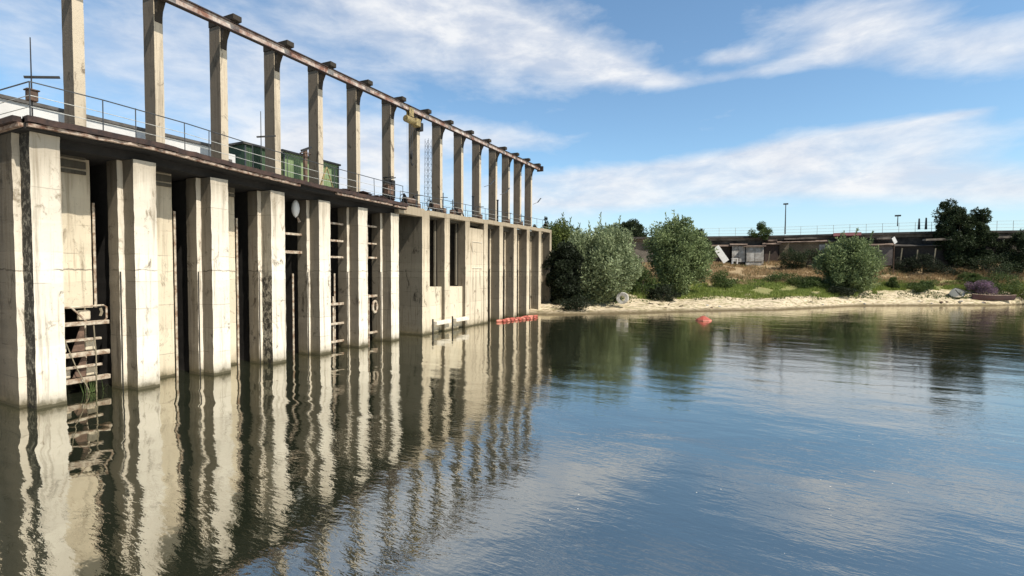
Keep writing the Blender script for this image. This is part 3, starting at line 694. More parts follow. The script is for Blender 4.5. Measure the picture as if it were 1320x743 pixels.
def ground_mat():
    m, nt, b = mat('riverbank_ground'); p = pos(nt)
    s = nt.nodes.new('ShaderNodeSeparateXYZ'); L(nt, p, s.inputs[0]); z = s.outputs['Z']
    n1 = noise_(nt, p, 0.35, 6, .6, .4); n2 = noise_(nt, p, 2.2, 8, .7); n3 = noise_(nt, p, 12, 6, .7)
    sand = mix(nt, ramp(nt, n2, [(0.35, 0), (0.65, 1)]), (0.82, 0.71, 0.53), (0.62, 0.51, 0.34))
    sand = mix(nt, ramp(nt, noise_(nt, pos(nt, (.5, .5, 3)), 3, 6), [(0.50, 0), (0.62, .8)]), sand, (0.22, 0.16, 0.085))
    sand = mix(nt, ramp(nt, noise_(nt, pos(nt, (.6, 1.4, 6), (2, 2, 2)), 0.9, 8, .7, .6), [(0.50, 0), (0.60, .85)]), sand, (0.30, 0.27, 0.13))
    green = mix(nt, ramp(nt, n2, [(0.35, 0), (0.65, 1)]), (0.20, 0.23, 0.07), (0.34, 0.30, 0.13))
    dry = mix(nt, ramp(nt, n2, [(0.35, 0), (0.65, 1)]), (0.48, 0.36, 0.21), (0.30, 0.22, 0.125))
    zz = math_(nt, 'ADD', z, math_(nt, 'MULTIPLY', math_(nt, 'SUBTRACT', math_(nt, 'ADD', math_(nt, 'MULTIPLY', n1, 0.5), math_(nt, 'MULTIPLY', n2, 0.5)), 0.5), 4.0))
    zz = math_(nt, 'SUBTRACT', zz, math_(nt, 'MULTIPLY', ramp(nt, math_(nt, 'MULTIPLY', s.outputs['X'], 0.01), [(0.20, 0), (0.50, 1)]), 0.7))
    c = mix(nt, ramp(nt, math_(nt, 'MULTIPLY', zz, 0.2), [(0.27, 0), (0.36, 1)]), sand, green)
    c = mix(nt, ramp(nt, math_(nt, 'MULTIPLY', zz, 0.2), [(0.50, 0), (0.70, 1)]), c, dry)
    c = mix(nt, ramp(nt, math_(nt, 'ADD', z, math_(nt, 'MULTIPLY', math_(nt, 'SUBTRACT', n2, 0.5), 0.6)), [(0.06, 1), (0.24, 0.5), (0.34, 0)]), c, (0.15, 0.115, 0.06))
    L(nt, c, b.inputs['Base Color']); b.inputs['Roughness'].default_value = 0.95
    bump(nt, b, math_(nt, 'ADD', n2, n3), 0.5, 0.10); return m
tag(tm.build('riverbank', ground_mat(), smooth=True), 'sandy shore rising to a dry grassy bank', None, None, 'structure')

# water
def water_mat():
    m = bpy.data.materials.new('water'); m.use_nodes = True; nt = m.node_tree; nt.nodes.clear()
    out = nt.nodes.new('ShaderNodeOutputMaterial')
    gl = nt.nodes.new('ShaderNodeBsdfGlossy'); gl.inputs['Roughness'].default_value = 0.012; gl.inputs['Color'].default_value = (0.96, 0.94, 0.88, 1)
    df = nt.nodes.new('ShaderNodeBsdfDiffuse')
    p = pos(nt)
    L(nt, mix(nt, ramp(nt, noise_(nt, p, 0.12, 4), [(0.35, 0), (0.65, 1)]), (0.020, 0.025, 0.014), (0.036, 0.041, 0.026)), df.inputs['Color'])
    fr = nt.nodes.new('ShaderNodeFresnel'); fr.inputs['IOR'].default_value = 1.45
    mxs = nt.nodes.new('ShaderNodeMixShader')
    fac = math_(nt, 'ADD', math_(nt, 'MULTIPLY', fr.outputs[0], 0.70), 0.40, True)
    L(nt, fac, mxs.inputs[0]); L(nt, df.outputs[0], mxs.inputs[1]); L(nt, gl.outputs[0], mxs.inputs[2]); L(nt, mxs.outputs[0], out.inputs[0])
    # ripples: long lazy undulations plus small wind ripples in patches
    rot = nt.nodes.new('ShaderNodeMapping'); rot.inputs['Rotation'].default_value = (0, 0, R(32)); rot.inputs['Scale'].default_value = (1.0, 2.1, 1)
    L(nt, p, rot.inputs[0])
    lazy = noise_(nt, rot.outputs[0], 0.34, 1.5, .4, .4)
    mid = noise_(nt, rot.outputs[0], 1.7, 3, .5, .5)
    rot2 = nt.nodes.new('ShaderNodeMapping'); rot2.inputs['Rotation'].default_value = (0, 0, R(12)); rot2.inputs['Scale'].default_value = (1.0, 2.6, 1)
    L(nt, p, rot2.inputs[0])
    small = noise_(nt, rot2.outputs[0], 3.4, 3, .55, .3)
    # calm beside the dam, livelier in the open water
    s = nt.nodes.new('ShaderNodeSeparateXYZ'); L(nt, p, s.inputs[0])
    open_ = ramp(nt, math_(nt, 'MULTIPLY', math_(nt, 'ADD', math_(nt, 'MULTIPLY', s.outputs['X'], 1.0), math_(nt, 'MULTIPLY', s.outputs['Y'], 0.30)), 0.04), [(0.22, 0.10), (0.75, 1.0)])
    patch = ramp(nt, noise_(nt, pos(nt, (1, 2.2, 1), (3, 1, 0)), 0.10, 3), [(0.35, 0.35), (0.65, 1.0)])
    hgt_ = math_(nt, 'ADD', math_(nt, 'MULTIPLY', math_(nt, 'MULTIPLY', lazy, math_(nt, 'SUBTRACT', 1.08, math_(nt, 'MULTIPLY', open_, 0.50))), 0.040), math_(nt, 'MULTIPLY', math_(nt, 'MULTIPLY', mid, open_), 0.0042))
    hgt_ = math_(nt, 'ADD', hgt_, math_(nt, 'MULTIPLY', math_(nt, 'MULTIPLY', small, math_(nt, 'MULTIPLY', open_, patch)), 0.0052))
    bp_ = nt.nodes.new('ShaderNodeBump'); bp_.inputs['Strength'].default_value = 1.0; bp_.inputs['Distance'].default_value = 1.0
    L(nt, hgt_, bp_.inputs['Height'])
    for n_ in (gl, df): L(nt, bp_.outputs[0], n_.inputs['Normal'])
    L(nt, bp_.outputs[0], fr.inputs['Normal'])
    return m
wm = MB(); wm.face([(-300, -200, 0), (900, -200, 0), (900, 400, 0), (-300, 400, 0)])
tag(wm.build('water', water_mat()), 'calm river water reflecting dam and sky', None, None, 'structure')
bm_ = MB(); bm_.face([(-300, -200, -2.3), (900, -200, -2.3), (900, 400, -2.3), (-300, 400, -2.3)])
tag(bm_.build('river_bed', M_DARK), None, None, None, 'structure')

fk = MB()
for _ in range(20):
    p_ = at(rnd.choice([rnd.uniform(700, 1320), rnd.uniform(1000, 1250)]), rnd.uniform(560, 735), 1.0) - CAM; t_ = -CAM.z/p_.z; c_ = CAM+p_*t_; r_ = rnd.uniform(.008, .022)
    fk.face([(c_.x+r_*math.cos(a)*rnd.uniform(.6, 1.2), c_.y+r_*math.sin(a), 0.004) for a in (0, 1.05, 2.1, 3.14, 4.2, 5.2)])
tag(fk.build('floating_flecks', M_WHITE), 'tiny pale flecks drifting on the water', 'debris', None, 'stuff')

# ================================================================== vegetation
def leafcloud(mb, c, rad, n, ls, rs, up=0.3, flat=1.0, mi=0, narrow=0.35, shell=0.55):
    c = Vector(c)
    for _ in range(n):
        while True:
            d = Vector((rs.uniform(-1, 1), rs.uniform(-1, 1), rs.uniform(-1, 1)))
            if 0.05 < d.length < 1: break
        u = d.normalized(); r = (shell+(1-shell)*rs.random()) if rs.random() < 0.8 else rs.random()
        q = c+Vector((u.x*rad[0]*r, u.y*rad[1]*r, u.z*rad[2]*r))
        ax = (u*0.7+Vector((rs.gauss(0, .6), rs.gauss(0, .6), rs.gauss(up, .5)))).normalized()
        sd = ax.cross(Vector((rs.gauss(0, 1), rs.gauss(0, 1), rs.gauss(0, 1)))).normalized()
        l = ls*rs.uniform(.6, 1.3); w = l*narrow
        mb.face([q-ax*l*.5, q+sd*w*.5, q+ax*l*.5, q-sd*w*.5], mi)
def tree(name, label, cat, px, depth, w, h, lf, mt, trunk=0.0, nclump=46, nleaf=240, group=None, seed=1, shape='round', z0=None, spiky=0.0, narrow=0.35, clump=0.30):
    rs = random.Random(seed); b = wpt(px, depth); g = ground(px, depth) if z0 is None else z0
    base = Vector((b.x, b.y, g)); t = thing(name, label, cat, group, loc=base)
    ORI[t.name] = tuple(base)
    cz = trunk+(h-trunk)*0.5; rh = (h-trunk)*0.5; rw = w*0.5
    if shape == 'round': cz -= (h-trunk)*0.05; rh *= 1.06
    m = MB(); clumps = []
    for k in range(nclump):
        # clump centres through the shell of an uneven ovoid
        while True:
            d = Vector((rs.uniform(-1, 1), rs.uniform(-1, 1), rs.uniform(-1, 1)))
            if d.length < 1: break
        d.normalize(); r = rs.uniform(0.50, 0.82)
        lump = 1+0.30*noise.noise(Vector((d.x*1.7+seed*3.3, d.y*1.7, d.z*1.7)))
        if shape == 'round': wz = 1.0 if d.z < 0.2 else 1.0-0.12*(d.z-0.2)
        elif shape == 'cone': wz = 0.35+0.65*(0.5-0.5*d.z)
        elif shape == 'bush': wz = 1.0
        c = Vector((d.x*rw*r*lump*wz, d.y*rw*r*lump*wz, cz+d.z*rh*r*lump))
        s = clump*rs.uniform(.6, 1.25)
        clumps.append((c, s))
        leafcloud(m, c, (rw*s, rw*s, min(rw, rh)*s*1.1), int(nleaf*rs.uniform(.7, 1.2)), lf, rs, narrow=narrow)
    for k in range(int(spiky*60)):                # loose shoots breaking the outline
        a = rs.uniform(0, 6.28); e = rs.uniform(0.15, 1.35); d = Vector((math.cos(a)*math.cos(e), math.sin(a)*math.cos(e), math.sin(e)))
        p0 = Vector((d.x*rw*.75, d.y*rw*.75, cz+d.z*rh*.78)); ln = rs.uniform(.10, .24)*h
        dd = (d*0.5+Vector((rs.gauss(0, .2), rs.gauss(0, .2), 0.9))).normalized()
        for q in range(26):
            c = p0+dd*ln*q/26; ax = (dd+Vector((rs.gauss(0, .5), rs.gauss(0, .5), rs.gauss(0, .4)))).normalized(); sd = ax.cross(Vector((rs.gauss(0, 1), rs.gauss(0, 1), rs.gauss(0, 1)))).normalized()
            m.face([c, c+ax*lf*.5+sd*lf*narrow*.5, c+ax*lf, c+ax*lf*.5-sd*lf*narrow*.5])
    me_o = m.build('crown', mt); me_o.parent = t
    tk = MB()
    tr = max(0.05, h*0.018)
    tk.tube([(0, 0, -0.3), (0.1*tr, 0, cz*0.5), (0.2, 0.1, cz*1.1)], [tr*1.6, tr*1.1, tr*0.5], 8)
    for c, s in clumps[::3]:
        q = Vector((0, 0, cz*rs.uniform(.25, .8))); tk.tube([q, (q+c)*0.5+Vector((0, 0, -.1)), c], [tr*.6, tr*.4, tr*.15], 5, cap=False)
    o = tk.build('trunk', M_TRUNK); o.parent = t
    return t
WG = 'willows along the shore'
tree('willow', 'large silvery willow nearest the dam end beside the concrete ring', 'willow', 774, 61.5, 10.2, 10.9, 0.42, F_WILLOW, -0.6, 120, 420, WG, 3, spiky=0.2, narrow=0.36)
tree('willow', 'tall olive green willow standing left of the tilted white sheet', 'willow', 874, 69, 9.6, 11.3, 0.44, F_WILLOW2, -0.6, 100, 420, WG, 8, spiky=0.15, narrow=0.36)
tree('willow', 'round grey green willow alone in front of the long sheds', 'willow', 1096, 75.5, 9.4, 9.4, 0.44, F_WILLOW2, -0.5, 90, 400, WG, 21, spiky=0.25, narrow=0.36)
tree('shrub', 'yellow green shrub squeezed between the dam end and the silvery willow', 'shrub', 722, 66, 8.0, 10.6, 0.40, F_YGREEN, 0.0, 70, 380, None, 5, spiky=.1)
tree('shrub', 'dark shaded shrub right behind the end of the dam', 'shrub', 727, 58.5, 4.6, 8.0, 0.40, F_DEEP, -0.8, 80, 420, None, 51)
tree('tree', 'dark broad tree rising behind the grey block wall', 'tree', 808, 112, 11.5, 8.8, 0.6, F_DARK, 0.5, 64, 320, None, 31, z0=6.9+1.2)
tree('tree', 'dark tree showing behind the crown of the tall olive willow', 'tree', 898, 84, 5, 6.5, 0.4, F_DARK, 1, 26, 240, None, 33, z0=6.2)
tree('tree', 'large dark tree with two heads at the right of the sheds', 'tree', 1228, 84, 6.4, 12.9, 0.42, F_DARK, 0.2, 70, 400, None, 41, clump=0.30)
tree('tree', 'slimmer dark tree leaning against the large dark tree', 'tree', 1258, 83, 4.8, 12.0, 0.42, F_DARK, 0.2, 56, 360, None, 47)
tree('tree', 'dark leafy tree at the right border of the photo', 'tree', 1316, 81, 7, 8.2, 0.40, F_DARK, 0.6, 40, 300, None, 43)
for i, (px, w, h, lb) in enumerate(((690, 3.0, 9.2, 'leftmost dark pointed tree peeping over the dam end'), (703, 3.2, 8.7, 'middle dark pointed tree peeping over the dam end'), (716, 3.0, 8.0, 'rightmost dark pointed tree peeping over the dam end'))):
    tree('conifer', lb, 'tree', px, 92, w, h, 0.35, F_DEEP, 0.2, 26, 150, 'pointed trees behind the dam end', 60+i, 'cone', z0=6.4)
tree('shrub', 'round green shrub growing on top of the wall beside the lamp post', 'shrub', 980, 97.4, 4.6, 3.6, 0.3, F_WEED, 0, 26, 200, None, 71, z0=11.5)
# smaller shrubs and weeds on the bank: px, depth, width, height, material, label
sm = [(828, 66, 4.0, 3.6, F_WEED, 'low green shrub between the two big willows'),
      (820, 72, 4.5, 5.0, F_WILLOW2, 'loose pale shrub below the grey block wall'),
      (855, 63, 4.5, 2.2, F_DEEP, 'dark low shrub at the foot of the tall olive willow'),
      (935, 74, 5.0, 2.8, F_WEED, 'low weedy shrub right of the tall olive willow'),
      (1018, 90, 4.6, 4.2, F_DARK, 'dark shrub before the ochre gable building'),
      (1040, 89, 5.0, 3.8, F_DARK, 'dark shrub halfway between gable and round willow'),
      (1062, 88, 4.6, 4.0, F_DARK, 'dark shrub touching the round willow on its left'),
      (1010, 78, 7.0, 1.9, F_WEED, 'low dark weeds on the middle of the bank'),
      (1045, 76, 6.0, 1.7, F_WEED, 'low weeds just left of the round willow'),
      (1085, 72.5, 5.0, 1.4, F_DEEP, 'dark undergrowth below the round willow'),
      (1153, 77, 2.4, 1.7, F_WEED, 'small lone weed clump on the dry slope'),
      (1188, 75.5, 4.6, 1.5, F_WEED, 'green weeds left of the white dinghy'),
      (1168, 84, 5.5, 3.2, F_DEEP, 'dark shaded bush beside the leaning white sign'),
      (1190, 83, 6.0, 3.6, F_DEEP, 'dark shaded bush in the gap of the sheds'),
      (1214, 82, 6.0, 2.6, F_DEEP, 'dark bush under the large dark tree'),
      (1275, 80, 7.5, 4.0, F_DARK, 'dense green bush between the dark trees'),
      (1252, 78.5, 4.0, 1.8, F_WEED, 'grassy shrub above the purple bush'),
      (1290, 76, 6.0, 3.2, F_WEED, 'green shrub behind the red boat'),
      (1318, 75.6, 4.0, 2.6, F_YGREEN, 'bright green shrub at the right border above the boat'),
      (1300, 84, 8.0, 4.8, F_DARK, 'dark bush before the right border tree'),
      (742, 56, 5.0, 1.6, F_DEEP, 'dark weeds on the shore below the silvery willow')]
for i, (px, d, w, h, mt, lb) in enumerate(sm):
    tree('shrub', lb, 'shrub', px, d, w, h, 0.26, mt, -0.3, 22, 170, 'shrubs on the far bank', 100+i, clump=0.36)
tree('flowering_shrub', 'purple flowering bush just behind the red boat', 'shrub', 1268, 74.9, 3.6, 2.5, 0.2, F_PURPLE, -0.2, 26, 240, None, 140, clump=0.36)

def tufts(name, label, mt, n, pxr, fr, hh, seed, cond=None):
    rs = random.Random(seed); m = MB()
    for _ in range(n):
        px = rs.uniform(*pxr); f = rs.uniform(*fr)
        if noise.noise(Vector((px*0.03+seed, f*9, seed))) < -0.22: continue
        s, w_ = interp(SH, px), interp(WL, px); d = s+(w_-s)*f; b = wpt(px, d); z = hgt(px, f)
        if name == 'fresh_grass' and px > 1130 and f < 0.26: continue
        if cond and not cond(px, f): continue
        for q in range(4):
            a = rs.uniform(0, 6.28); l = hh*rs.uniform(.4, 1.3); o = Vector((b.x+rs.gauss(0, .12), b.y+rs.gauss(0, .12), z-.05)); sd = Vector((math.cos(a), math.sin(a), 0))*0.05
            tip = o+Vector((rs.gauss(0, .25)*l, rs.gauss(0, .25)*l, l)); m.face([o-sd, o+sd, tip])
    tag(m.build(name, mt), label, 'grass', None, 'stuff')
tufts('fresh_grass', 'fresh green grass on the lower bank', F_GRASS, 24000, (725, 1320), (0.15, 0.5), 0.42, 1)
tufts('dry_grass', 'dry yellow grass on the upper bank', F_DRY, 20000, (800, 1320), (0.42, 0.98), 0.5, 2)
tufts('shore_weeds', 'sparse green weeds at the sand edge', F_WEED, 2200, (720, 1320), (0.12, 0.22), 0.25, 3)
tufts('mixed_weeds', 'tall green weeds among the dry grass', F_WEED, 2600, (800, 1320), (0.3, 0.9), 0.7, 4, lambda px, f: noise.noise(Vector((px*0.02, f*5, 9))) > 0.12)

# ================================================================== wall, sheds and posts on the far bank
def wl(px, dd=0.0): return wpt(px, interp(WL, px)+dd)
def slab(mb, pa, pb, z0, z1, th, z0b=None, z1b=None):        # wall segment between two plan points
    a, b = Vector((*pa, 0)), Vector((*pb, 0)); d = (b-a).normalized(); nrm = Vector((d.y, -d.x, 0))*th/2
    k = len(mb.v)
    for p, za, zb_ in ((a, z0, z1), (b, z0 if z0b is None else z0b, z1 if z1b is None else z1b)):
        for sgn in (1, -1):
            mb.v += [tuple(p+nrm*sgn+Vector((0, 0, za))), tuple(p+nrm*sgn+Vector((0, 0, zb_)))]
    # indices: a+ lo0 hi1, a- lo2 hi3, b+ lo4 hi5, b- lo6 hi7
    for f in [(0, 4, 5, 1), (6, 2, 3, 7), (1, 5, 7, 3), (2, 6, 4, 0), (2, 0, 1, 3), (4, 6, 7, 5)]:
        mb.f.append(tuple(k+i for i in f)); mb.m.append(0)
wallt = thing('embankment_wall', 'long dark embankment wall with a weathered concrete coping above the sheds', 'wall')
W_PX = [690, 760, 830, 900, 960, 1020, 1080, 1140, 1200, 1260, 1320, 1420, 1560]
m = MB(); m2 = MB(); m3 = MB(); m4 = MB()
for a, b in zip(W_PX, W_PX[1:]):
    slab(m if b <= 900 else m4, wl(a), wl(b), 5.5, 11.4, 0.7); slab(m2, wl(a, -0.35), wl(b, -0.35), 11.9, 12.3, 2.0); slab(m3, wl(a, -0.1), wl(b, -0.1), 11.405, 11.895, 1.2)
m.build('wall', M_BRICK, wallt); m4.build('wall', simple('dark_mottled_wall', (0.14, 0.12, 0.10), 0.9, 0, 0.5, 0.6, (0.03, 0.027, 0.025), 0.4), wallt); m2.build('coping', M_COPE, wallt); m3.build('band', M_BAND, wallt)  # right-hand run of wall in a darker mottled tone
fence = thing('wire_fence', 'faint wire fence along the top of the embankment wall', 'fence')
m = MB(); k = 0
px = 905
while px < 1420:
    q = wl(px); m.tube([(q.x, q.y, 12.3), (q.x, q.y, 14.1)], 0.035, 5); px += 21
m.build('post', M_RAILL, fence)
m = MB()
for zz in (12.9, 13.5, 14.05): m.tube([(wl(p_).x, wl(p_).y, zz) for p_ in range(905, 1425, 20)], 0.02, 4)
m.build('wire', M_RAILL, fence)

def seg_box(mb, pxa, pxb, dd, z0, z1, th, z1b=None): slab(mb, wl(pxa, dd), wl(pxb, dd), z0, z1, th, None, z1b)
def shed(label, pxa, pxb, z1, wallm, roofm, dd=-3.2, z0=6.2, rz=0.35, cat='shed', doors=(), name='shed'):
    t = thing(name, label, cat, 'sheds under the embankment wall')
    m = MB(); a, b = wl(pxa, dd), wl(pxb, dd); a2, b2 = wl(pxa, -0.8), wl(pxb, -0.8)
    k = len(m.v); pts = [a, b, b2, a2]
    for z in (z0, z1):
        for j, p in enumerate(pts): m.v.append((p.x, p.y, z+(rz if (z == z1 and j > 1) else 0)))
    for f in [(4, 5, 6, 7), (0, 1, 5, 4), (1, 2, 6, 5), (2, 3, 7, 6), (3, 0, 4, 7)]: m.f.append(tuple(k+i for i in f)); m.m.append(0)
    m.build('wall', wallm, t)
    m = MB(); off = 0.5
    a, b = wl(pxa-3, dd-off), wl(pxb+3, dd-off); a2, b2 = wl(pxa-3, -0.7), wl(pxb+3, -0.7)
    for zz in (0.02, 0.14):
        for j, p in enumerate((a, b, b2, a2)): m.v.append((p.x, p.y, z1+zz+(rz+.06 if j > 1 else -0.03)))
    m.f += [(4, 5, 6, 7), (3, 2, 1, 0), (0, 1, 5, 4), (1, 2, 6, 5), (2, 3, 7, 6), (3, 0, 4, 7)]; m.m += [0]*6
    m.build('roof', roofm, t)
    for (da, db, za, zb_, dm) in doors:
        m = MB(); seg_box(m, da, db, dd-0.06, za, zb_, 0.10); m.build('door', dm, t)
    return t
M_DKBOARD = simple('dark_boards', (0.055, 0.045, 0.038), 0.9)
M_DKBRICK = simple('dark_red_brick', (0.085, 0.06, 0.05), 0.9)
shed('tin roofed dark shed behind the tilted white sheet', 919, 941, 10.0, M_DKBOARD, M_TIN)
shed('white boarded shed with two pale doors', 943, 960, 10.25, M_DKBOARD, M_TIN, dd=-4.0, doors=[(943.2, 950.8, 7.0, 10.1, M_SHEDW), (951.2, 959.8, 6.9, 10.0, M_SHEDW)])
shed('lower white garage right of the boarded doors', 961, 984, 9.9, M_SHEDW, M_TIN, dd=-4.4, doors=[(962, 972, 7.0, 9.5, M_SHEDW), (973, 983, 7.0, 9.5, M_SHEDW)])
shed('dark brick shed between garage and ochre building', 985, 1003, 10.4, M_DKBRICK, M_TIN, dd=-2.6)
shed('ochre block building with a pale patch at its right end', 1004, 1072, 10.7, M_STONE, M_TIN, dd=-2.4, doors=[(1055, 1068, 7.6, 10.2, M_SHEDW)])
shed('narrow dark shed under the red tin roof', 1076, 1106, 11.6, M_DKBOARD, M_REDROOF, dd=-3.4, rz=0.7)
shed('purple grey brick building right of the round willow', 1122, 1150, 9.8, M_BRICKD, M_TIN, dd=-3.0)
shed('dark open fronted shed left of the large dark tree', 1153, 1222, 9.6, M_DKBOARD, M_COPE, dd=-2.6)
# pitched gable lean-to edge
for i, (pa, pb, z, dd, mt, lb) in enumerate(((1010, 1052, 11.35, -1.6, M_BAND, 'pale concrete ledge under the coping above the ochre building'), (988, 1000, 11.1, -1.4, M_TIN, 'tin flap under the coping left of the ochre building'), (1128, 1146, 11.0, -1.7, M_BAND, 'pale ledge above the purple grey building'), (1190, 1224, 10.5, -3.4, M_BAND, 'pale sagging roof sheet left of the large dark tree'), (1245, 1300, 10.9, -1.5, M_BAND, 'pale ledge on the wall right of the large dark tree'))):
    m = MB(); slab(m, wl(pa, dd), wl(pb, dd), z, z+0.28, 1.1, None, z+0.42)
    tag(m.build('roof_sheet', mt), lb, 'roof sheet')
for i, (px_, h_, lb) in enumerate(((990, 2.4, 'old timber prop leaning left of the ochre building'), (1120, 2.2, 'old timber prop at the left end of the purple grey building'), (1160, 2.6, 'old timber prop before the dark open shed'), (1180, 2.3, 'second old timber prop before the dark open shed'), (1203, 2.5, 'timber prop nearest the large dark tree'))):
    q = wl(px_, -4.2); m = MB(); m.bar((q.x, q.y, 6.3), (q.x+.25, q.y+.1, 6.6+h_), 0.16); tag(m.build('timber_prop', M_ROPE), lb, 'post')
g = MB(); a, b, c = wl(1001, -3.3), wl(1017, -3.3), wl(1016, -3.3)
g.face([(a.x, a.y, 7.5), (b.x, b.y, 7.5), (c.x, c.y, 10.7)]); g.face([(c.x, c.y-.12, 10.7), (b.x, b.y-.12, 7.5), (a.x, a.y-.12, 7.5)][::-1])
tag(g.build('board_pile', M_STONE), 'triangular ochre panel leaning on the ochre block building', 'panel')
# tilted white sheet
ts = MB(); p0 = at(929.5, 328, 93.0)
ax = (RT*0.80+UP*-0.6).normalized(); ay = (RT*0.6+UP*0.80).normalized()
ax = (RT*math.cos(R(55))-UP*math.sin(R(55))); ay = (RT*math.sin(R(55))+UP*math.cos(R(55)))
ts.obox(p0, ax*1.75, ay*0.62, FW*0.05); tag(ts.build('white_sheet', M_WHITE), 'bright white sheet leaning at a steep tilt left of the boarded shed', 'sheet')
def crate(label, px, py, depth, w, h, mt, nm='bench', cat='bench'):
    p = at(px, py, depth); t = thing(nm, label, cat); m = MB(); m.obox(p+Vector((0, 0, h/2)), RT*w/2, Vector((FW.x, FW.y, 0))*0.3, (0, 0, 0.05)); m.build('seat', mt, t)
    for sgn in (-1, 1):
        m = MB(); m.obox(p+RT*sgn*w*0.4, RT*0.06, Vector((FW.x, FW.y, 0))*0.25, (0, 0, h/2)); m.build('leg', mt, t)
crate('small white trestle bench on the dry grass before the sheds', 947, 337, 91, 1.1, 1.0, M_WHITE)
sp = thing('leaning_sign', 'small white board on a post beside the purple grey building', 'sign')
p0 = at(1153, 310, 83); m = MB(); m.obox(p0, (RT*0.7+UP*0.5)*0.35, (UP*0.8-RT*0.4)*0.6, FW*0.04); m.build('board', M_WHITE, sp)
gz = ground(1153, 83); m = MB(); m.tube([(p0.x, p0.y+0.1, gz-0.2), (p0.x, p0.y+0.1, p0.z)], 0.07, 6); m.build('post', M_RUST, sp)

def pole(label, px, py0, py1, depth, r, head=True, name='lamp_post', cat='lamp post'):
    t = thing(name, label, cat); a, b = at(px, py0, depth), at(px, py1, depth)
    m = MB(); m.tube([(a.x, a.y, a.z), (a.x, a.y, b.z)], [r, r*.6], 8); m.build('pole', M_RAILD, t)
    if head: m = MB(); m.obox((a.x, a.y, b.z+.1), (0.45, 0, 0), (0, .2, 0), (0, 0, .14)); m.build('lamp_head', M_RAILD, t)
pole('slim tall lamp post standing on the embankment above the sheds', 1012, 302, 264, 101, 0.13)
pole('short lamp post on the embankment above the leaning sign', 1157, 292, 279, 92, 0.10)
pole('left one of two stubby chimney pipes on the embankment', 1184.5, 296, 282, 87, 0.20, False, 'chimney_pipe', 'pipe')
pole('right one of two stubby chimney pipes on the embankment', 1193.5, 296, 281, 87, 0.20, False, 'chimney_pipe', 'pipe')

# ================================================================== boats and ring on the shore
def boat(name, label, px, depth, ln, wd, ht, hullm, inm, rz, tilt=0.0):
    b = wpt(px, depth); z = ground(px, depth); t = thing(name, label, 'boat', None, loc=(b.x, b.y, z), rz=rz); t.rotation_euler.x = tilt
    secs = []; ns = 15
    for i in range(ns):
        u = i/(ns-1); xx = (u-0.5)*ln; wf = math.sin(math.pi*min(1, (1-u)*1.15+0.0))**0.5 if u > 0.5 else (0.72+0.28*math.sin(math.pi*u))
        wf = max(0.03, (1-max(0, (u-0.45)/0.55)**2.2))*(0.78+0.22*min(1, u/0.3))
        sh = 0.16*ht*(2*u-1)**2*(1.8 if u > .5 else .7)
        secs.append((xx, wd/2*wf, sh))
    hull = MB(); prof = [(1.0, 1.0), (0.86, 0.45), (0.6, 0.08), (0.0, 0.0), (-0.6, 0.08), (-0.86, 0.45), (-1.0, 1.0)]
    for xx, w, sh in secs:
        for (a, h) in prof: hull.v.append((xx, a*w, h*ht+sh*(h)))
    n = len(prof)
    for i in range(ns-1):
        for j in range(n-1): hull.f.append((i*n+j, i*n+j+1, (i+1)*n+j+1, (i+1)*n+j)); hull.m.append(0)
    hull.f.append(tuple(range(n))); hull.m.append(0)
    o = hull.build('hull', hullm); o.parent = t
    so = o.modifiers.new('solid', 'SOLIDIFY'); so.thickness = 0.05
    gw = MB()
    for s in (0, n-1): gw.tube([(x_, (1 if s == 0 else -1)*w, ht+sh+.02) for x_, w, sh in secs], 0.05, 6)
    o = gw.build('gunwale', inm); o.parent = t
    for u in (-0.25, 0.1):
        th = MB(); th.box(u*ln-0.14, u*ln+0.14, -wd*.42, wd*.42, ht*.62, ht*.68); o = th.build('thwart', inm); o.parent = t
    return t
boat('rowing_boat', 'long maroon wooden boat drawn up on the sand', 1280, 73.8, 6.6, 1.7, 0.75, M_BOATRED, M_LIP, math.pi+YAW+0.08)
boat('dinghy', 'small white dinghy tipped on its side in the weeds', 1231, 74.6, 2.6, 1.5, 0.8, M_WHITE, M_BLACK, YAW+0.5, R(55))
boat('rowing_boat', 'dark boat at the right border beyond the maroon boat', 1330, 76.0, 4.5, 1.5, 0.8, M_BLACK, M_LIP, YAW-0.4)
p0 = at(802.5, 384.5, 58.5); rg = MB()
fwh = Vector((FW.x, FW.y, 0)).normalized()
axd = (fwh+RT*0.35).normalized(); rg.lathe(p0, [(0.34, -0.35), (0.68, -0.35), (0.72, -0.3), (0.72, 0.3), (0.68, 0.35), (0.34, 0.35), (0.34, -0.35)], 28, axis=tuple(axd))
o = rg.build('concrete_ring', M_SHEDW, smooth=False); tag(o, 'pale concrete ring standing upright on the shore beside the silvery willow', 'concrete ring')
for i in range(9):
    px = rnd.uniform(740, 1300); s_, w_ = interp(SH, px), interp(WL, px); f = rnd.uniform(0.03, 0.10); b = wpt(px, s_+(w_-s_)*f); z_ = hgt(px, f)
    a_ = rnd.uniform(0, 3.14); l_ = rnd.uniform(.6, 1.6); m = MB(); d_ = Vector((math.cos(a_), math.sin(a_), 0))*l_/2
    m.tube([-d_, Vector((rnd.uniform(-.1, .1), rnd.uniform(-.1, .1), .06)), d_+Vector((0, 0, .08))], [.05, .06, .025], 6); m.tube([d_*.2+Vector((0, 0, .05)), d_*.5+Vector((.1, -.15, .25))], [.03, .012], 5)
    o = m.build('driftwood', M_TRUNK if i % 2 else M_ROPE); o.location = (b.x, b.y, z_+.04); tag(o, 'bent branch of driftwood lying on the sandy shore', 'driftwood', 'driftwood on the sandy shore')
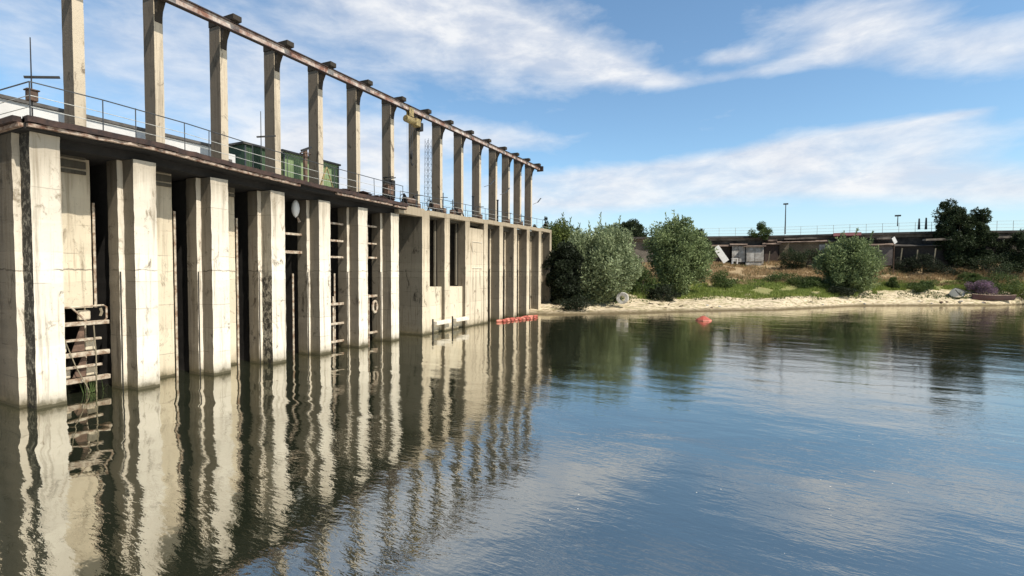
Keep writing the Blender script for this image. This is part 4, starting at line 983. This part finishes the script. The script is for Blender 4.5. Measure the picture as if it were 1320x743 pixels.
# stones on the sand
for i in range(16):
    px = rnd.uniform(830, 1310); s_, w_ = interp(SH, px), interp(WL, px); f = rnd.uniform(0.02, 0.07); b = wpt(px, s_+(w_-s_)*f); r_ = rnd.uniform(.14, .34)
    m = MB(); pr = [(0.01, -r_*.4), (r_*.8, -r_*.25), (r_, 0), (r_*.75, r_*.4), (r_*.3, r_*.55), (0.01, r_*.58)]; m.lathe((0, 0, 0), pr, 7)
    m.v = [tuple(Vector(v)*(1+.35*noise.noise(Vector(v)*4+Vector((i, 0, 0))))) for v in m.v]
    o = m.build('stone', M_SHEDW if i % 3 else M_RUST); o.location = (b.x, b.y, hgt(px, f)+r_*.15); o.rotation_euler.z = rnd.uniform(0, 6)
    tag(o, 'small stone lying on the sandy shore', 'stone', 'small stones on the sandy shore')

# ================================================================== light and sky
SUN = Vector((1.0, -0.26, 1.25)).normalized()
sd_ = bpy.data.lights.new('sun', 'SUN'); so = bpy.data.objects.new('sun', sd_); COL.objects.link(so)
sd_.energy = 5.0; sd_.angle = R(0.53); sd_.color = (1.0, 0.93, 0.82)
so.rotation_euler = (-SUN).to_track_quat('-Z', 'Y').to_euler(); so.location = (40, -30, 60)
world = bpy.data.worlds.new('World'); scene.world = world; world.use_nodes = True
nt = world.node_tree; bg = nt.nodes['Background']
sky = nt.nodes.new('ShaderNodeTexSky'); sky.sky_type = 'NISHITA'; sky.sun_disc = False
sky.sun_elevation = math.asin(SUN.z); sky.sun_rotation = math.atan2(SUN.x, SUN.y); sky.air_density = 1.0; sky.dust_density = 0.6; sky.ozone_density = 2.0
tc = nt.nodes.new('ShaderNodeTexCoord'); s = nt.nodes.new('ShaderNodeSeparateXYZ'); L(nt, tc.outputs['Generated'], s.inputs[0])
az = math_(nt, 'ARCTAN2', s.outputs['X'], s.outputs['Y']); el = math_(nt, 'ARCSINE', s.outputs['Z'])
def azel(px, py):
    d = ray(px, py).normalized(); return math.atan2(d.x, d.y), math.asin(d.z)
blobs = [  # centre seen from the camera position, half sizes (radians), slant, weight
    (560, 25, .32, .070, -.10, 1.0), (690, 62, .17, .040, -.30, 1.25), (800, 92, .09, .022, -.30, 1.0), (860, 104, .05, .012, -.15, .7), (330, 62, .30, .075, 0, .78), (100, 80, .2, .06, 0, .55),
    (1240, 62, .15, .045, -.22, 1.05), (1090, 57, .08, .024, .10, 1.05), (1080, 20, .14, .028, -.05, .65), (945, 73, .055, .013, 0, 1.0), (960, 95, .10, .012, 0, .6),
    (1060, 192, .13, .026, .10, 1.35), (1000, 212, .30, .030, .06, 1.3), (900, 236, .34, .034, .03, 1.25), (1190, 238, .24, .030, -.12, 1.3), (750, 245, .22, .045, 0, 1.1), (640, 180, .15, .026, -.05, .95),
    (470, 195, .20, .080, 0, 1.2), (1215, 153, .05, .006, .05, .8), (360, 235, .2, .07, 0, 1.0)]
tot = None
for (px, py, sa, se, sl, wgt) in blobs:
    a0, e0 = azel(px, py)
    da = math_(nt, 'SUBTRACT', az, a0); de = math_(nt, 'SUBTRACT', math_(nt, 'SUBTRACT', el, e0), math_(nt, 'MULTIPLY', da, sl))
    q = math_(nt, 'ADD', math_(nt, 'POWER', math_(nt, 'ABSOLUTE', math_(nt, 'DIVIDE', da, sa)), 2.0), math_(nt, 'POWER', math_(nt, 'ABSOLUTE', math_(nt, 'DIVIDE', de, se)), 2.0))
    g_ = math_(nt, 'MULTIPLY', math_(nt, 'EXPONENT', math_(nt, 'MULTIPLY', q, -1.0)), wgt)
    tot = g_ if tot is None else math_(nt, 'ADD', tot, g_)
high = math_(nt, 'MULTIPLY', ramp(nt, el, [(0.50, 0.0), (0.62, 1.0), (0.80, 1.0), (0.95, 0.0)]), 0.45)      # more cloud overhead
tot = math_(nt, 'ADD', tot, high)
cmb = nt.nodes.new('ShaderNodeCombineXYZ'); L(nt, az, cmb.inputs[0]); L(nt, math_(nt, 'MULTIPLY', el, 2.6), cmb.inputs[1])
wv = noise_(nt, cmb.outputs[0], 2.6, 10, .55, .15)
wf = noise_(nt, cmb.outputs[0], 9, 9, .62, .25)
nn = math_(nt, 'ADD', math_(nt, 'MULTIPLY', wv, 0.72), math_(nt, 'MULTIPLY', wf, 0.28))
cf = math_(nt, 'ADD', math_(nt, 'MULTIPLY', math_(nt, 'MINIMUM', tot, 1.15), 0.42), math_(nt, 'MULTIPLY', math_(nt, 'SUBTRACT', nn, 0.5), 1.35))
cf = ramp(nt, cf, [(0.09, 0.0), (0.30, 0.48), (0.58, 0.95)])
cshade = mix(nt, ramp(nt, wf, [(0.38, 0), (0.62, 1)]), (7.0, 7.5, 8.5), (9.4, 9.5, 9.7))
skyc = mix(nt, 1.0, sky.outputs[0], (1.58, 1.84, 1.84), 'MULTIPLY')
skyc = mix(nt, ramp(nt, el, [(0.0, 0.55), (0.20, 0.0)]), skyc, (6.6, 7.9, 9.3))
final = mix(nt, cf, skyc, cshade)
deep = ramp(nt, el, [(0.0, 1.0), (0.62, 1.0), (0.95, 0.30)])                  # sky dimmed towards the zenith to cut the fill light
vd = nt.nodes.new('ShaderNodeVectorMath'); vd.operation = 'DOT_PRODUCT'; L(nt, tc.outputs['Generated'], vd.inputs[0]); vd.inputs[1].default_value = (-0.44, 0.9, 0)
side = ramp(nt, math_(nt, 'ADD', math_(nt, 'MULTIPLY', vd.outputs['Value'], 0.5), 0.5), [(0.30, 0.45), (0.62, 1.0)])  # sky behind the view dimmed as well, for less fill light
final = mix(nt, math_(nt, 'MULTIPLY', deep, side), (0.0, 0.0, 0.0), final)
L(nt, final, bg.inputs['Color']); bg.inputs['Strength'].default_value = 0.10

scene.view_settings.view_transform = 'Standard'; scene.view_settings.look = 'None'; scene.view_settings.exposure = 0; scene.view_settings.gamma = 1
scene.render.engine = 'CYCLES'
